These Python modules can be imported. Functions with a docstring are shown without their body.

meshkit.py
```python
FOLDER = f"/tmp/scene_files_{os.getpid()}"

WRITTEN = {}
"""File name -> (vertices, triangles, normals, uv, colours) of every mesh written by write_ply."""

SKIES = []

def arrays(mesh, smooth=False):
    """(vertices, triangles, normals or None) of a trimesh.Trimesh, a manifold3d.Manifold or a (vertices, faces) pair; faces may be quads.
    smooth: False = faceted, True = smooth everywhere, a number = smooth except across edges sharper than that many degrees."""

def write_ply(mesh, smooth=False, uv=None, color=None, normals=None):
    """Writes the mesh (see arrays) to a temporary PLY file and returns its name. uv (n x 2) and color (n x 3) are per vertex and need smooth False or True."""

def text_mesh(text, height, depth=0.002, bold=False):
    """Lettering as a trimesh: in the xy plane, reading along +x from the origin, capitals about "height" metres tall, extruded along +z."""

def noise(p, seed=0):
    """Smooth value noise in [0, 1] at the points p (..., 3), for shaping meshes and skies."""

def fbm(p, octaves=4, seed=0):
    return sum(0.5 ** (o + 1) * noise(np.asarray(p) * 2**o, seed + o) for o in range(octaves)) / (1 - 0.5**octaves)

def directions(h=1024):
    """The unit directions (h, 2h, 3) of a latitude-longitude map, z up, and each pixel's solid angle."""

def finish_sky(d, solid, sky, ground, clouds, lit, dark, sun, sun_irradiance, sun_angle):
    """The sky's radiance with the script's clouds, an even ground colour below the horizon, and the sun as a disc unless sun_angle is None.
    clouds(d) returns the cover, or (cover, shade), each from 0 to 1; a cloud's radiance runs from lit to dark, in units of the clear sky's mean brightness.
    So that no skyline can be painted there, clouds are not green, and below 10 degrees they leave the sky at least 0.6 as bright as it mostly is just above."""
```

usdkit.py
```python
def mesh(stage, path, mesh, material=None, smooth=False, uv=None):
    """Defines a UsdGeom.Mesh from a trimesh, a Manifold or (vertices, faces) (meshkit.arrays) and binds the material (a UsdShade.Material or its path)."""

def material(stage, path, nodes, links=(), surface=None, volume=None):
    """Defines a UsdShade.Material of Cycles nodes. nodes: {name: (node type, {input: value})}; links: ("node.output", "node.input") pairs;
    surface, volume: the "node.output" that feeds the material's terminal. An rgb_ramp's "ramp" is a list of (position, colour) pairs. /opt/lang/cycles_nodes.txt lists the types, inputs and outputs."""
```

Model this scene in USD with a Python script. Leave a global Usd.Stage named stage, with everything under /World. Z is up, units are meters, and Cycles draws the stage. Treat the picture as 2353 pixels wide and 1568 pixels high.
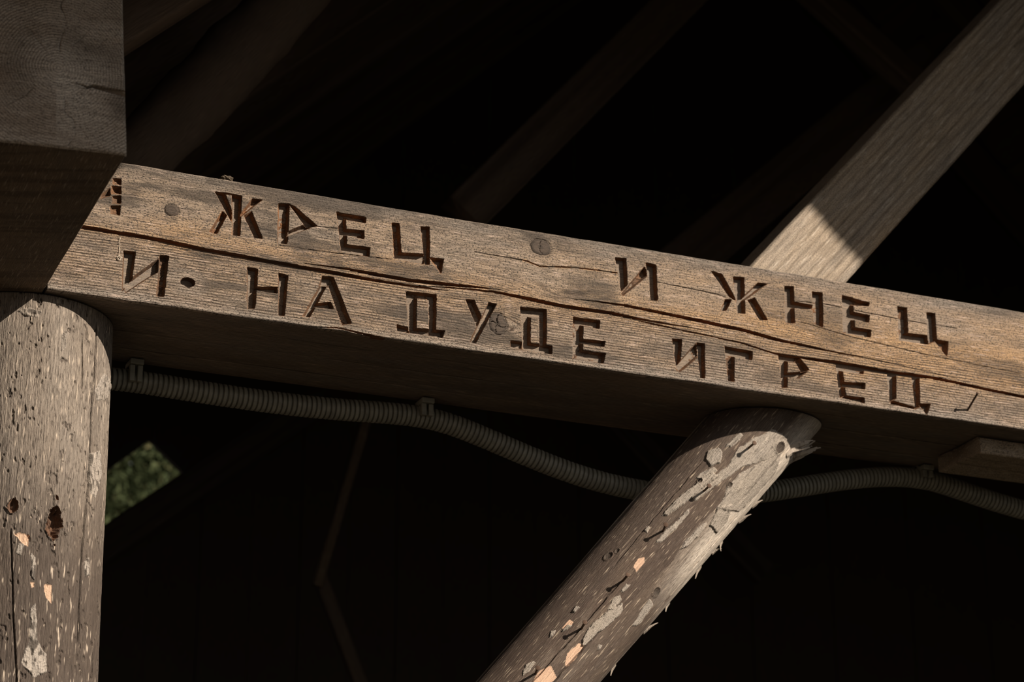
import math
import numpy as np, trimesh
from shapely.geometry import Polygon, box as sbox
import usdkit, meshkit
from pxr import Usd, UsdGeom, UsdLux, UsdShade, Gf, Sdf, Vt

stage = Usd.Stage.CreateInMemory()
UsdGeom.SetStageUpAxis(stage, "Z"); UsdGeom.SetStageMetersPerUnit(stage, 1.0)
UsdGeom.Xform.Define(stage, "/World"); UsdGeom.Scope.Define(stage, "/World/Looks")

# ------------------------------------------------------------------ camera
cam = UsdGeom.Camera.Define(stage, "/World/camera")
YAW, PITCH, ROLL, FPX = 0.40294, 0.35844, -0.003176, 5078.66
f_ = np.array([math.sin(YAW)*math.cos(PITCH), math.cos(YAW)*math.cos(PITCH), math.sin(PITCH)])
r_ = np.array([math.cos(YAW), -math.sin(YAW), 0.0]); u_ = np.cross(r_, f_)
r_, u_ = r_*math.cos(ROLL)+u_*math.sin(ROLL), u_*math.cos(ROLL)-r_*math.sin(ROLL)
C_ = (-0.615426, -3.392252, 1.646485)
cam.AddTransformOp().Set(Gf.Matrix4d(*r_, 0, *u_, 0, *(-f_), 0, *C_, 1))
cam.CreateHorizontalApertureAttr(36.0); cam.CreateVerticalApertureAttr(36.0*1568/2353)
cam.CreateFocalLengthAttr(FPX/2353*36.0)
cam.CreateFStopAttr(5.6); cam.CreateFocusDistanceAttr(3.72)
cam.CreateExposureAttr(0.0)

# ------------------------------------------------------------------ light
SUN = np.array([0.555, -0.655, 0.515]); SUN /= np.linalg.norm(SUN)
SUN_E, SKY_E = 1.75, 0.135
sun = UsdLux.DistantLight.Define(stage, "/World/sun")
sun.CreateIntensityAttr(SUN_E); sun.CreateNormalizeAttr(True); sun.CreateAngleAttr(0.7); sun.CreateColorAttr(Gf.Vec3f(1.0, 0.855, 0.70))
zx = np.cross([0, 0, 1.0], SUN); zx /= np.linalg.norm(zx); zy = np.cross(SUN, zx)
sun.AddTransformOp().Set(Gf.Matrix4d(*zx, 0, *zy, 0, *SUN, 0, 0, 0, 0, 1))
dome = UsdLux.DomeLight.Define(stage, "/World/sky")
dome.CreateIntensityAttr(SKY_E); dome.CreateColorAttr(Gf.Vec3f(1.0, 0.98, 0.95))

# ------------------------------------------------------------------ helpers
used = {}
def numbered(parent, name):
    k = (parent, name); used[k] = used.get(k, -1) + 1
    return f"{parent}/{name}" + (f"_{used[k]:03d}" if used[k] else "")
def tag(prim, label=None, cat=None, group=None, kind=None):
    for k, v in (("label", label), ("category", cat), ("group", group), ("kind", kind)):
        if v: prim.SetCustomDataByKey(k, v)
    return prim
def thing(name, label=None, cat=None, group=None, kind=None, loc=None):
    x = UsdGeom.Xform.Define(stage, numbered("/World", name))
    if loc is not None: x.AddTranslateOp().Set(Gf.Vec3d(*map(float, loc)))
    return tag(x.GetPrim(), label, cat, group, kind)
ORIGIN = {}
def normals(v, f):
    n = np.zeros_like(v); c = np.cross(v[f[:, 1]]-v[f[:, 0]], v[f[:, 2]]-v[f[:, 0]])
    for k in range(3):
        for a in range(3): n[:, a] += np.bincount(f[:, k], c[:, a], len(v))
    return n/np.maximum(np.linalg.norm(n, axis=1, keepdims=True), 1e-20)
def emit(name, v, f, mat, parent=None, n=None, tone=None, grain=None, label=None, cat=None, group=None, kind=None):
    """One Mesh prim; tone and grain are wood properties per vertex (growth ring, warmth, dirt and painted shade; coordinates along the grain)."""
    path = numbered(str(parent.GetPath()) if parent else "/World", name)
    m = UsdGeom.Mesh.Define(stage, path)
    m.CreatePointsAttr(Vt.Vec3fArray.FromNumpy(np.ascontiguousarray(v, np.float32)))
    m.CreateFaceVertexCountsAttr(Vt.IntArray.FromNumpy(np.full(len(f), 3, np.int32)))
    m.CreateFaceVertexIndicesAttr(Vt.IntArray.FromNumpy(np.ascontiguousarray(f, np.int32).ravel()))
    m.CreateSubdivisionSchemeAttr("none")
    if n is not None:
        m.CreateNormalsAttr(Vt.Vec3fArray.FromNumpy(np.ascontiguousarray(n, np.float32))); m.SetNormalsInterpolation("vertex")
    pv = UsdGeom.PrimvarsAPI(m)
    for nm, a in (("tone", tone), ("grain", grain)):
        if a is not None:
            pv.CreatePrimvar(nm, Sdf.ValueTypeNames.Color3fArray, "vertex").Set(Vt.Vec3fArray.FromNumpy(np.ascontiguousarray(a, np.float32)))
    UsdShade.MaterialBindingAPI.Apply(m.GetPrim()).Bind(mat)
    return tag(m.GetPrim(), label, cat, group, kind)
def emit_split(part_of_face, names, v, f, parent, tone, grain):
    """Splits one continuous surface into its parts (part index per face)."""
    n = normals(v, f)
    order = np.argsort(part_of_face, kind="stable"); cuts = np.searchsorted(part_of_face[order], np.arange(len(names)+1))
    for i, (name, mat, label) in enumerate(names):
        ff = f[order[cuts[i]:cuts[i+1]]]
        if not len(ff): continue
        ids, inv = np.unique(ff, return_inverse=True)
        emit(name, v[ids], inv.reshape(-1, 3), mat, parent, n[ids], tone[ids], grain[ids], label)
def grid_faces(nr, nc, wrap=False, flip=False):
    i, j = np.meshgrid(np.arange(nr-1), np.arange(nc if wrap else nc-1), indexing="ij")
    a = i*nc+j; b = i*nc+(j+1) % nc; c = a+nc; d = b+nc
    f = np.stack([np.stack([a, b, d], -1), np.stack([a, d, c], -1)], 2).reshape(-1, 3)
    return f[:, ::-1] if flip else f
def fbm(x, y, z=0.0, o=3, seed=0):
    return meshkit.fbm(np.stack(np.broadcast_arrays(np.asarray(x, float), y, z), -1), o, seed)-0.5
def sstep(x, a, b):
    t = np.clip((x-a)/(b-a), 0, 1); return t*t*(3-2*t)
def inside(px, py, poly):
    r = np.zeros(np.broadcast(px, py).shape, bool); n = len(poly)
    for k in range(n):
        (x0, y0), (x1, y1) = poly[k], poly[(k+1) % n]
        if y0 == y1: continue
        r ^= ((y0 > py) != (y1 > py)) & (px < (x1-x0)*(py-y0)/(y1-y0)+x0)
    return r

# ------------------------------------------------------------------ materials
def wood(name, grey, tan, groove, speck=0.5, fleck=0.4, dirt=(0.06, 0.05, 0.042), scale=1.0, bump=0.5, fl=(0.60, 0.53, 0.45), flx=18, fly=330, fth=0.60, sth=0.60, var=0.5, pep=(480, 640), over=False):
    n = {"tone": ("attribute", {"attribute": "tone"}), "sep": ("separate_color", {}), "gr": ("attribute", {"attribute": "grain"}),
         "m1": ("mapping", {"scale": (6*scale, 22*scale, 22*scale)}), "n1": ("noise_texture", {"scale": 1.0, "detail": 4.0, "roughness": 0.6}),
         "r1": ("rgb_ramp", {"ramp": [(0.3, (0, 0, 0)), (0.7, (1, 1, 1))]}),
         "mixb": ("mix_color", {"a": grey, "b": tan}), "addw": ("math", {"math_type": "multiply_add", "value2": var, "value3": 0.0}),
         "sumw": ("math", {"math_type": "add", "use_clamp": True}), "subw": ("math", {"math_type": "add", "value2": -0.5*var}),
         "mixg": ("mix_color", {"b": groove}),
         "m2": ("mapping", {"scale": (pep[0]*scale, pep[1]*scale, pep[1]*scale)}), "n2": ("noise_texture", {"scale": 1.0, "detail": 3.0, "roughness": 0.65}),
         "r2": ("rgb_ramp", {"ramp": [(sth-0.015, (0, 0, 0)), (sth+0.05, (1, 1, 1))]}), "sm": ("math", {"math_type": "multiply", "value2": speck}),
         "mixs": ("mix_color", {"b": dirt}),
         "m3": ("mapping", {"scale": (flx*scale, fly*scale, fly*scale), "location": (3.1, 7.7, 1.3)}), "n3": ("noise_texture", {"scale": 1.0, "detail": 1.5}),
         "r3": ("rgb_ramp", {"ramp": [(fth, (0, 0, 0)), (fth+0.12, (1, 1, 1))]}), "fm": ("math", {"math_type": "multiply", "value2": fleck}),
         "mixf": ("mix_color", {"b": fl}), "mixd": ("mix_color", {"b": dirt}),
         "m4": ("mapping", {"scale": (30*scale, 900*scale, 900*scale)}), "n4": ("noise_texture", {"scale": 1.0, "detail": 2.0}),
         "hsv": ("hsv", {"saturation": 1.0}), "vr": ("math", {"math_type": "multiply_add", "value2": 1.5, "value3": 0.25}),
         "hb": ("math", {"math_type": "add"}), "bump": ("bump", {"strength": bump, "distance": 0.002}),
         "p": ("principled_bsdf", {"roughness": 0.82, "specular_ior_level": 0.25})}
    l = [("tone.color", "sep.color"), ("gr.vector", "m1.vector"), ("m1.vector", "n1.vector"), ("n1.fac", "r1.fac"),
         ("r1.color", "addw.value1"), ("sep.g", "subw.value1"), ("subw.value", "sumw.value1"), ("addw.value", "sumw.value2"), ("sumw.value", "mixb.fac"),
         ("mixb.result", "mixg.a"), ("sep.r", "mixg.fac"),
         ("gr.vector", "m2.vector"), ("m2.vector", "n2.vector"), ("n2.fac", "r2.fac"), ("r2.color", "sm.value1"), ("sm.value", "mixs.fac"), ("mixg.result", "mixs.a"),
         ("gr.vector", "m3.vector"), ("m3.vector", "n3.vector"), ("n3.fac", "r3.fac"), ("r3.color", "fm.value1"), ("fm.value", "mixf.fac"), ("mixs.result", "mixf.a"),
         ("mixf.result", "mixd.a"), ("sep.b", "mixd.fac"),
         ("gr.vector", "m4.vector"), ("m4.vector", "n4.vector"), ("n4.fac", "vr.value1"), ("vr.value", "hsv.value"), ("mixd.result", "hsv.color"), ("hsv.color", "p.base_color"),
         ("n4.fac", "hb.value1"), ("n2.fac", "hb.value2"), ("hb.value", "bump.height"), ("bump.normal", "p.normal")]
    if over:                                             # pale flecks also stand out on the brown parts
        sw = {("mixs.result", "mixf.a"): ("mixs.result", "mixd.a"), ("mixf.result", "mixd.a"): ("mixd.result", "mixf.a"), ("mixd.result", "hsv.color"): ("mixf.result", "hsv.color")}
        l = [sw.get(q, q) for q in l]
    return usdkit.material(stage, "/World/Looks/"+name, n, l, surface="p.BSDF")
def plain(name, col, rough=0.6, spec=0.4, metal=0.0, nscale=90.0, var=0.35):
    return usdkit.material(stage, "/World/Looks/"+name, {"g": ("geometry", {}), "n": ("noise_texture", {"scale": nscale, "detail": 3.0}),
        "mr": ("map_range", {"from_min": 0.3, "from_max": 0.7, "to_min": 1-var, "to_max": 1+var}), "h": ("hsv", {"color": col}),
        "p": ("principled_bsdf", {"roughness": rough, "specular_ior_level": spec, "metallic": metal})},
        [("g.position", "n.vector"), ("n.fac", "mr.value"), ("mr.result", "h.value"), ("h.color", "p.base_color")], surface="p.BSDF")
M_FACE = wood("beam_face_wood", (0.275, 0.236, 0.20), (0.42, 0.275, 0.155), (0.055, 0.034, 0.022), speck=0.92, fleck=0.65, flx=45, fly=480, fth=0.60, pep=(300, 400), sth=0.545, var=0.45, fl=(0.58, 0.455, 0.385), bump=0.8)
M_LETTER = wood("chiselled_wood", (0.11, 0.085, 0.065), (0.32, 0.145, 0.06), (0.05, 0.026, 0.014), speck=0.7, fleck=0.5, fl=(0.50, 0.30, 0.17), flx=120, fly=300, fth=0.6, sth=0.56)
M_CRACK = wood("crack_wood", (0.16, 0.085, 0.05), (0.22, 0.10, 0.05), (0.08, 0.04, 0.02), speck=0.4, fleck=0.0)
M_KNOT = wood("knot_wood", (0.085, 0.068, 0.056), (0.10, 0.068, 0.05), (0.045, 0.036, 0.03), speck=0.7, fleck=0.0)
M_TIMBER = wood("timber_wood", (0.17, 0.135, 0.105), (0.22, 0.15, 0.09), (0.06, 0.042, 0.03), speck=0.7, fleck=0.35, flx=40, fly=400, sth=0.56)
M_STRUT = wood("strut_wood", (0.40, 0.345, 0.285), (0.48, 0.36, 0.235), (0.10, 0.07, 0.045), speck=0.85, fleck=0.55, flx=26, fly=210, sth=0.53, fth=0.6)
M_END = wood("end_grain_wood", (0.72, 0.66, 0.59), (0.30, 0.215, 0.145), (0.08, 0.06, 0.046), speck=0.75, fleck=0.3, flx=200, fly=200, sth=0.55)
M_LOG = wood("log_wood", (0.112, 0.089, 0.075), (0.165, 0.122, 0.09), (0.68, 0.61, 0.53), speck=0.6, fleck=0.75, fl=(0.58, 0.48, 0.37), flx=38, fly=300, fth=0.625, sth=0.56, bump=0.9, pep=(70, 620), over=True, dirt=(0.075, 0.053, 0.043))
M_POST = wood("post_wood", (0.155, 0.131, 0.111), (0.205, 0.160, 0.12), (0.37, 0.33, 0.285), speck=0.6, fleck=0.75, fl=(0.56, 0.475, 0.385), flx=42, fly=330, fth=0.625, sth=0.55, bump=0.9, pep=(70, 600), over=True, dirt=(0.062, 0.048, 0.040))
M_BARK = wood("bark_wood", (0.44, 0.40, 0.36), (0.48, 0.42, 0.35), (0.16, 0.13, 0.10), speck=0.6, fleck=0.35, flx=60, fly=200, sth=0.585, bump=0.9, pep=(330, 420))
M_ROOF = wood("roof_wood", (0.135, 0.108, 0.088), (0.18, 0.13, 0.095), (0.05, 0.037, 0.027), speck=0.3, fleck=0.0)
M_WALL = wood("wall_wood", (0.08, 0.066, 0.055), (0.11, 0.08, 0.06), (0.03, 0.024, 0.02), speck=0.3, fleck=0.0)
M_NAIL = plain("rusty_iron", (0.085, 0.05, 0.032), 0.7, 0.4, 0.3, 900.0)
M_PLASTIC = plain("grey_plastic", (0.27, 0.265, 0.225), 0.45, 0.4, 0.0, 60.0, 0.2)
M_WEB = plain("cobweb_silk", (0.75, 0.68, 0.58), 0.6, 0.3)
M_CLUMP = plain("dried_mud", (0.10, 0.08, 0.06), 0.95, 0.1, 0.0, 500.0)
M_SOIL = plain("soil", (0.026, 0.023, 0.016), 0.95, 0.1, 0.0, 3.0)
M_BARKT = plain("tree_bark", (0.10, 0.08, 0.06), 0.9, 0.2, 0.0, 30.0)
M_LEAF = usdkit.material(stage, "/World/Looks/leaf", {"g": ("geometry", {}), "n": ("noise_texture", {"scale": 2.5, "detail": 2.0}),
    "r": ("rgb_ramp", {"ramp": [(0.3, (0.045, 0.062, 0.030)), (0.55, (0.085, 0.105, 0.05)), (0.72, (0.22, 0.185, 0.10))]}),
    "d": ("principled_bsdf", {"roughness": 0.7, "specular_ior_level": 0.08}), "t": ("translucent_bsdf", {}), "m": ("mix_closure", {"fac": 0.35})},
    [("g.position", "n.vector"), ("n.fac", "r.fac"), ("r.color", "d.base_color"), ("r.color", "t.color"), ("d.BSDF", "m.closure1"), ("t.BSDF", "m.closure2")], surface="m.closure")
ZB, H, WB = 3.0, 0.25, 0.32          # carved beam: underside height, face height, depth

# ------------------------------------------------------------------ traced outlines, in metres on the beam's face (x, height above the underside)
LETTERS = [
    ('И', [[(.0971, .2173), (.1125, .2192), (.1128, .2061), (.0986, .2052)], [(.096, .2031), (.1133, .205), (.1141, .1891), (.0966, .1868)], [(.0983, .1847), (.1143, .1883), (.1149, .1712), (.0993, .1685)], [(.0964, .1663), (.1148, .1703), (.1144, .1495), (.0981, .1507)], [(.0801, .1848), (.095, .2005), (.0968, .1836), (.0779, .1729)]]),
    ('Ж', [[(.2755, .2235), (.2925, .2248), (.3095, .1871), (.3078, .171)], [(.2689, .1463), (.2897, .1896), (.2991, .1828), (.283, .1445)], [(.3055, .2241), (.3238, .223), (.3238, .1471), (.3093, .1472)], [(.2913, .2249), (.323, .2237), (.3231, .2217), (.2914, .2213)], [(.3422, .222), (.3622, .223), (.3201, .1797), (.3169, .1808)], [(.3285, .1878), (.3423, .1985), (.3645, .1488), (.3491, .148)]]),
    ('Р', [[(.3896, .2219), (.4106, .2237), (.4086, .1462), (.3906, .1451)], [(.408, .2233), (.4184, .2211), (.4634, .1892), (.442, .1829)], [(.4089, .1721), (.4384, .1895), (.4506, .1844), (.4034, .1575)]]),
    ('Е', [[(.4958, .2241), (.513, .2228), (.5177, .1533), (.5067, .1476)], [(.4964, .2236), (.5512, .2224), (.5511, .2102), (.5028, .2111)], [(.5076, .193), (.5482, .1962), (.5486, .1791), (.5062, .1811)], [(.5092, .1645), (.5599, .1656), (.5586, .1474), (.507, .148)]]),
    ('Ц', [[(.5992, .2201), (.6139, .2208), (.6188, .1571), (.6052, .1504)], [(.6053, .164), (.6673, .1704), (.664, .149), (.6052, .1504)], [(.6538, .2214), (.6709, .2236), (.6724, .1494), (.6631, .1483)], [(.6692, .1652), (.6994, .1664), (.6943, .1339)]]),
    ('И', [[(.1235, .0886), (.1443, .0891), (.1411, .038), (.1253, .0132)], [(.1273, .0294), (.1855, .0852), (.1846, .0584), (.1313, .0125)], [(.1857, .0898), (.2015, .0914), (.1971, .0154), (.184, .0142)]]),
    ('Н', [[(.3383, .0931), (.358, .0921), (.3551, .018), (.3414, .0165)], [(.3429, .0571), (.3933, .0643), (.3937, .0514), (.341, .0521)], [(.3945, .0909), (.4118, .0886), (.408, .0122), (.3965, .0116)]]),
    ('А', [[(.4724, .0857), (.4824, .0802), (.4526, .0162), (.4401, .0169)], [(.473, .0976), (.4936, .0987), (.4855, .0781), (.4675, .0779)], [(.4808, .0932), (.4936, .0982), (.5293, .0162), (.5105, .01)], [(.454, .0425), (.4897, .0506), (.4961, .038), (.4457, .0357)]]),
    ('Д', [[(.6274, .0925), (.6487, .0881), (.6483, .0214), (.6341, .0187)], [(.6274, .0929), (.6851, .0955), (.679, .0841), (.6284, .0811)], [(.6673, .0936), (.6855, .0955), (.6853, .0276), (.6735, .0162)], [(.6116, .0283), (.6372, .0259), (.6373, .0153), (.6127, .0156)], [(.6354, .0257), (.7022, .0305), (.6978, .0149), (.6355, .016)]]),
    ('У', [[(.7405, .0947), (.7571, .0963), (.7729, .0638), (.7646, .0421)], [(.7849, .0959), (.8011, .0947), (.7605, .0142), (.7488, .0156)]]),
    ('Д', [[(.8465, .0956), (.8672, .0833), (.8662, .0233), (.8508, .0161)], [(.8465, .0964), (.8985, .0992), (.8945, .079), (.8521, .0783)], [(.8805, .0987), (.8989, .0992), (.8972, .0277), (.8846, .0235)], [(.8276, .0296), (.8528, .0305), (.8527, .0158), (.8281, .0136)], [(.8509, .0302), (.9088, .0312), (.9081, .014), (.8508, .015)]]),
    ('Е', [[(.9508, .093), (.9713, .0923), (.9694, .0213), (.9487, .0111)], [(.9518, .0926), (1.0053, .0936), (1.003, .0764), (.9611, .0786)], [(.9598, .052), (1.015, .0548), (1.012, .0428), (.9587, .0433)], [(.9614, .0313), (1.0155, .0316), (1.0099, .0109), (.9544, .0124)]]),
    ('И', [[(1.0374, .2228), (1.0606, .2248), (1.0625, .1725), (1.0491, .1559)], [(1.0473, .1629), (1.0686, .1917), (1.0687, .1808), (1.0496, .1796)], [(1.049, .1523), (1.0984, .2147), (1.1061, .1976), (1.0526, .1483)], [(1.1011, .2225), (1.1223, .2218), (1.124, .1485), (1.1098, .1485)]]),
    ('Ж', [[(1.2374, .2275), (1.261, .2247), (1.2913, .1728), (1.2747, .1795)], [(1.2844, .2232), (1.3087, .2248), (1.3075, .1508), (1.2899, .1494)], [(1.3376, .219), (1.3601, .2206), (1.2946, .1668), (1.291, .1727)], [(1.2657, .1744), (1.28, .1762), (1.2672, .1503), (1.2546, .1488)], [(1.3134, .1794), (1.3294, .1878), (1.3557, .1444), (1.3376, .1436)]]),
    ('Н', [[(1.3953, .2213), (1.4154, .2235), (1.4145, .1475), (1.3935, .145)], [(1.3965, .1863), (1.4153, .1915), (1.4607, .1906), (1.4602, .1818), (1.397, .1762)], [(1.4561, .2187), (1.4787, .2202), (1.4762, .1475), (1.456, .1532)]]),
    ('Е', [[(1.5221, .2214), (1.5462, .2202), (1.5469, .1511), (1.5197, .1423)], [(1.5231, .2209), (1.584, .2155), (1.5813, .2069), (1.5271, .202)], [(1.5275, .1919), (1.5817, .1883), (1.5794, .1733), (1.5238, .1739)], [(1.5337, .1584), (1.583, .1593), (1.581, .1424), (1.5244, .1435)]]),
    ('Ц', [[(1.646, .2172), (1.6686, .2177), (1.6671, .1647), (1.6453, .1455)], [(1.6468, .1646), (1.711, .1661), (1.7126, .1467), (1.6449, .1454)], [(1.7127, .2148), (1.7328, .2154), (1.7323, .1574), (1.7122, .1473)], [(1.7224, .1609), (1.7598, .1608), (1.7531, .126)]]),
    ('И', [[(1.1512, .0798), (1.172, .081), (1.1652, .019), (1.1591, .0164)], [(1.159, .0297), (1.2014, .078), (1.2081, .0537), (1.1651, .0141)], [(1.2018, .079), (1.2192, .0793), (1.2173, .0097), (1.2069, .01)]]),
    ('Г', [[(1.2605, .0805), (1.282, .0786), (1.278, .0125), (1.2657, .0118)], [(1.2608, .0802), (1.3202, .0786), (1.3183, .0596), (1.2616, .0625)]]),
    ('Р', [[(1.3747, .0823), (1.3948, .0776), (1.3914, .015), (1.3789, .0138)], [(1.3748, .0827), (1.4184, .0813), (1.4136, .0679), (1.3781, .0692)], [(1.4079, .0756), (1.4194, .0814), (1.4414, .0575), (1.4237, .0485)], [(1.3859, .0442), (1.427, .0527), (1.4383, .0543), (1.4159, .0365), (1.3821, .0366)]]),
    ('Е', [[(1.4986, .082), (1.513, .0798), (1.5182, .0159), (1.504, .0099)], [(1.4997, .0818), (1.5622, .0771), (1.5601, .0647), (1.5048, .0648)], [(1.5139, .0443), (1.5627, .0479), (1.5614, .0344), (1.508, .0331)], [(1.5152, .0174), (1.5592, .0181), (1.5585, .0066), (1.5065, .0108)]]),
    ('Ц', [[(1.6119, .0782), (1.6334, .0773), (1.63, .026), (1.6146, .014)], [(1.6187, .0216), (1.6752, .0138), (1.6727, .009), (1.6156, .0136)], [(1.6676, .0795), (1.6859, .0758), (1.6832, .0158), (1.6712, .0088)], [(1.677, .023), (1.7086, .0262), (1.697, -.0006)]]),
]
CRACKS = [
    [ (0.0240, 0.1198, 0.00259), (0.0533, 0.1184, 0.00296), (0.1568, 0.1181, 0.00333), (0.2704, 0.1111, 0.00370), (0.3628, 0.1091, 0.00370), (0.4411, 0.1070, 0.00333), (0.4887, 0.1055, 0.00333), (0.5689, 0.1042, 0.00222), (0.6832, 0.1054, 0.00111), (0.7080, 0.1059, 0.00037) ],
    [ (0.4409, 0.1151, 0.00037), (0.5123, 0.1175, 0.00185), (0.5687, 0.1157, 0.00296), (0.6378, 0.1141, 0.00333), (0.7079, 0.1184, 0.00296), (0.7663, 0.1216, 0.00148), (0.8084, 0.1231, 0.00037) ],
    [ (0.6502, 0.1070, 0.00037), (0.7329, 0.1139, 0.00111), (0.7915, 0.1180, 0.00185), (0.8509, 0.1145, 0.00296), (0.9367, 0.1097, 0.00333), (1.0239, 0.1109, 0.00296), (1.0769, 0.1077, 0.00185), (1.1844, 0.1064, 0.00074), (1.2388, 0.1039, 0.00037) ],
    [ (0.9543, 0.1277, 0.00037), (1.0067, 0.1297, 0.00111), (1.0597, 0.1300, 0.00222), (1.1131, 0.1277, 0.00259), (1.1850, 0.1237, 0.00296), (1.2945, 0.1182, 0.00333), (1.3871, 0.1080, 0.00259), (1.4814, 0.1030, 0.00148), (1.5773, 0.0997, 0.00074), (1.7733, 0.0857, 0.00037) ],
    [ (1.0239, 0.1075, 0.00037), (1.1123, 0.1027, 0.00111), (1.1841, 0.0977, 0.00111), (1.2934, 0.0919, 0.00111), (1.3670, 0.0797, 0.00148), (1.4327, 0.0803, 0.00185), (1.4991, 0.0808, 0.00407), (1.5952, 0.0773, 0.00444), (1.6734, 0.0783, 0.00444), (1.7131, 0.0801, 0.00222), (1.7480, 0.0822, 0.00037) ],
    [ (1.6638, 0.0805, 0.00037), (1.7031, 0.0797, 0.00222), (1.7725, 0.0766, 0.00296), (1.8325, 0.0730, 0.00259), (1.9268, 0.0684, 0.00259), (1.9957, 0.0656, 0.00222) ],
    [ (0.7577, 0.1893, 0.00037), (0.8085, 0.1891, 0.00059), (0.8598, 0.1879, 0.00093), (0.8856, 0.1809, 0.00093), (0.9551, 0.1894, 0.00093), (1.0433, 0.1922, 0.00093), (1.0522, 0.1901, 0.00037) ],
    [ (1.1192, 0.1876, 0.00037), (1.1689, 0.1857, 0.00074), (1.2511, 0.1817, 0.00074), (1.2676, 0.1781, 0.00037) ],
    [ (1.4201, 0.1933, 0.00037), (1.4872, 0.1972, 0.00074), (1.5257, 0.1958, 0.00055), (1.6426, 0.1907, 0.00074), (1.7825, 0.1913, 0.00055) ],
    [ (0.4624, 0.1892, 0.00055), (0.4984, 0.1919, 0.00074), (0.5040, 0.1912, 0.00037) ],
    [ (0.3928, 0.1424, 0.00037), (0.4877, 0.1439, 0.00055), (0.6005, 0.1489, 0.00055) ],
    [ (1.4273, 0.1526, 0.00037), (1.5413, 0.1381, 0.00059), (1.7069, 0.1259, 0.00059), (1.9316, 0.1164, 0.00037) ],
    [ (0.3673, -0.0079, 0.00037), (0.5072, 0.0047, 0.00093), (0.5710, 0.0003, 0.00111), (0.6516, -0.0027, 0.00037) ],
]
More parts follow.
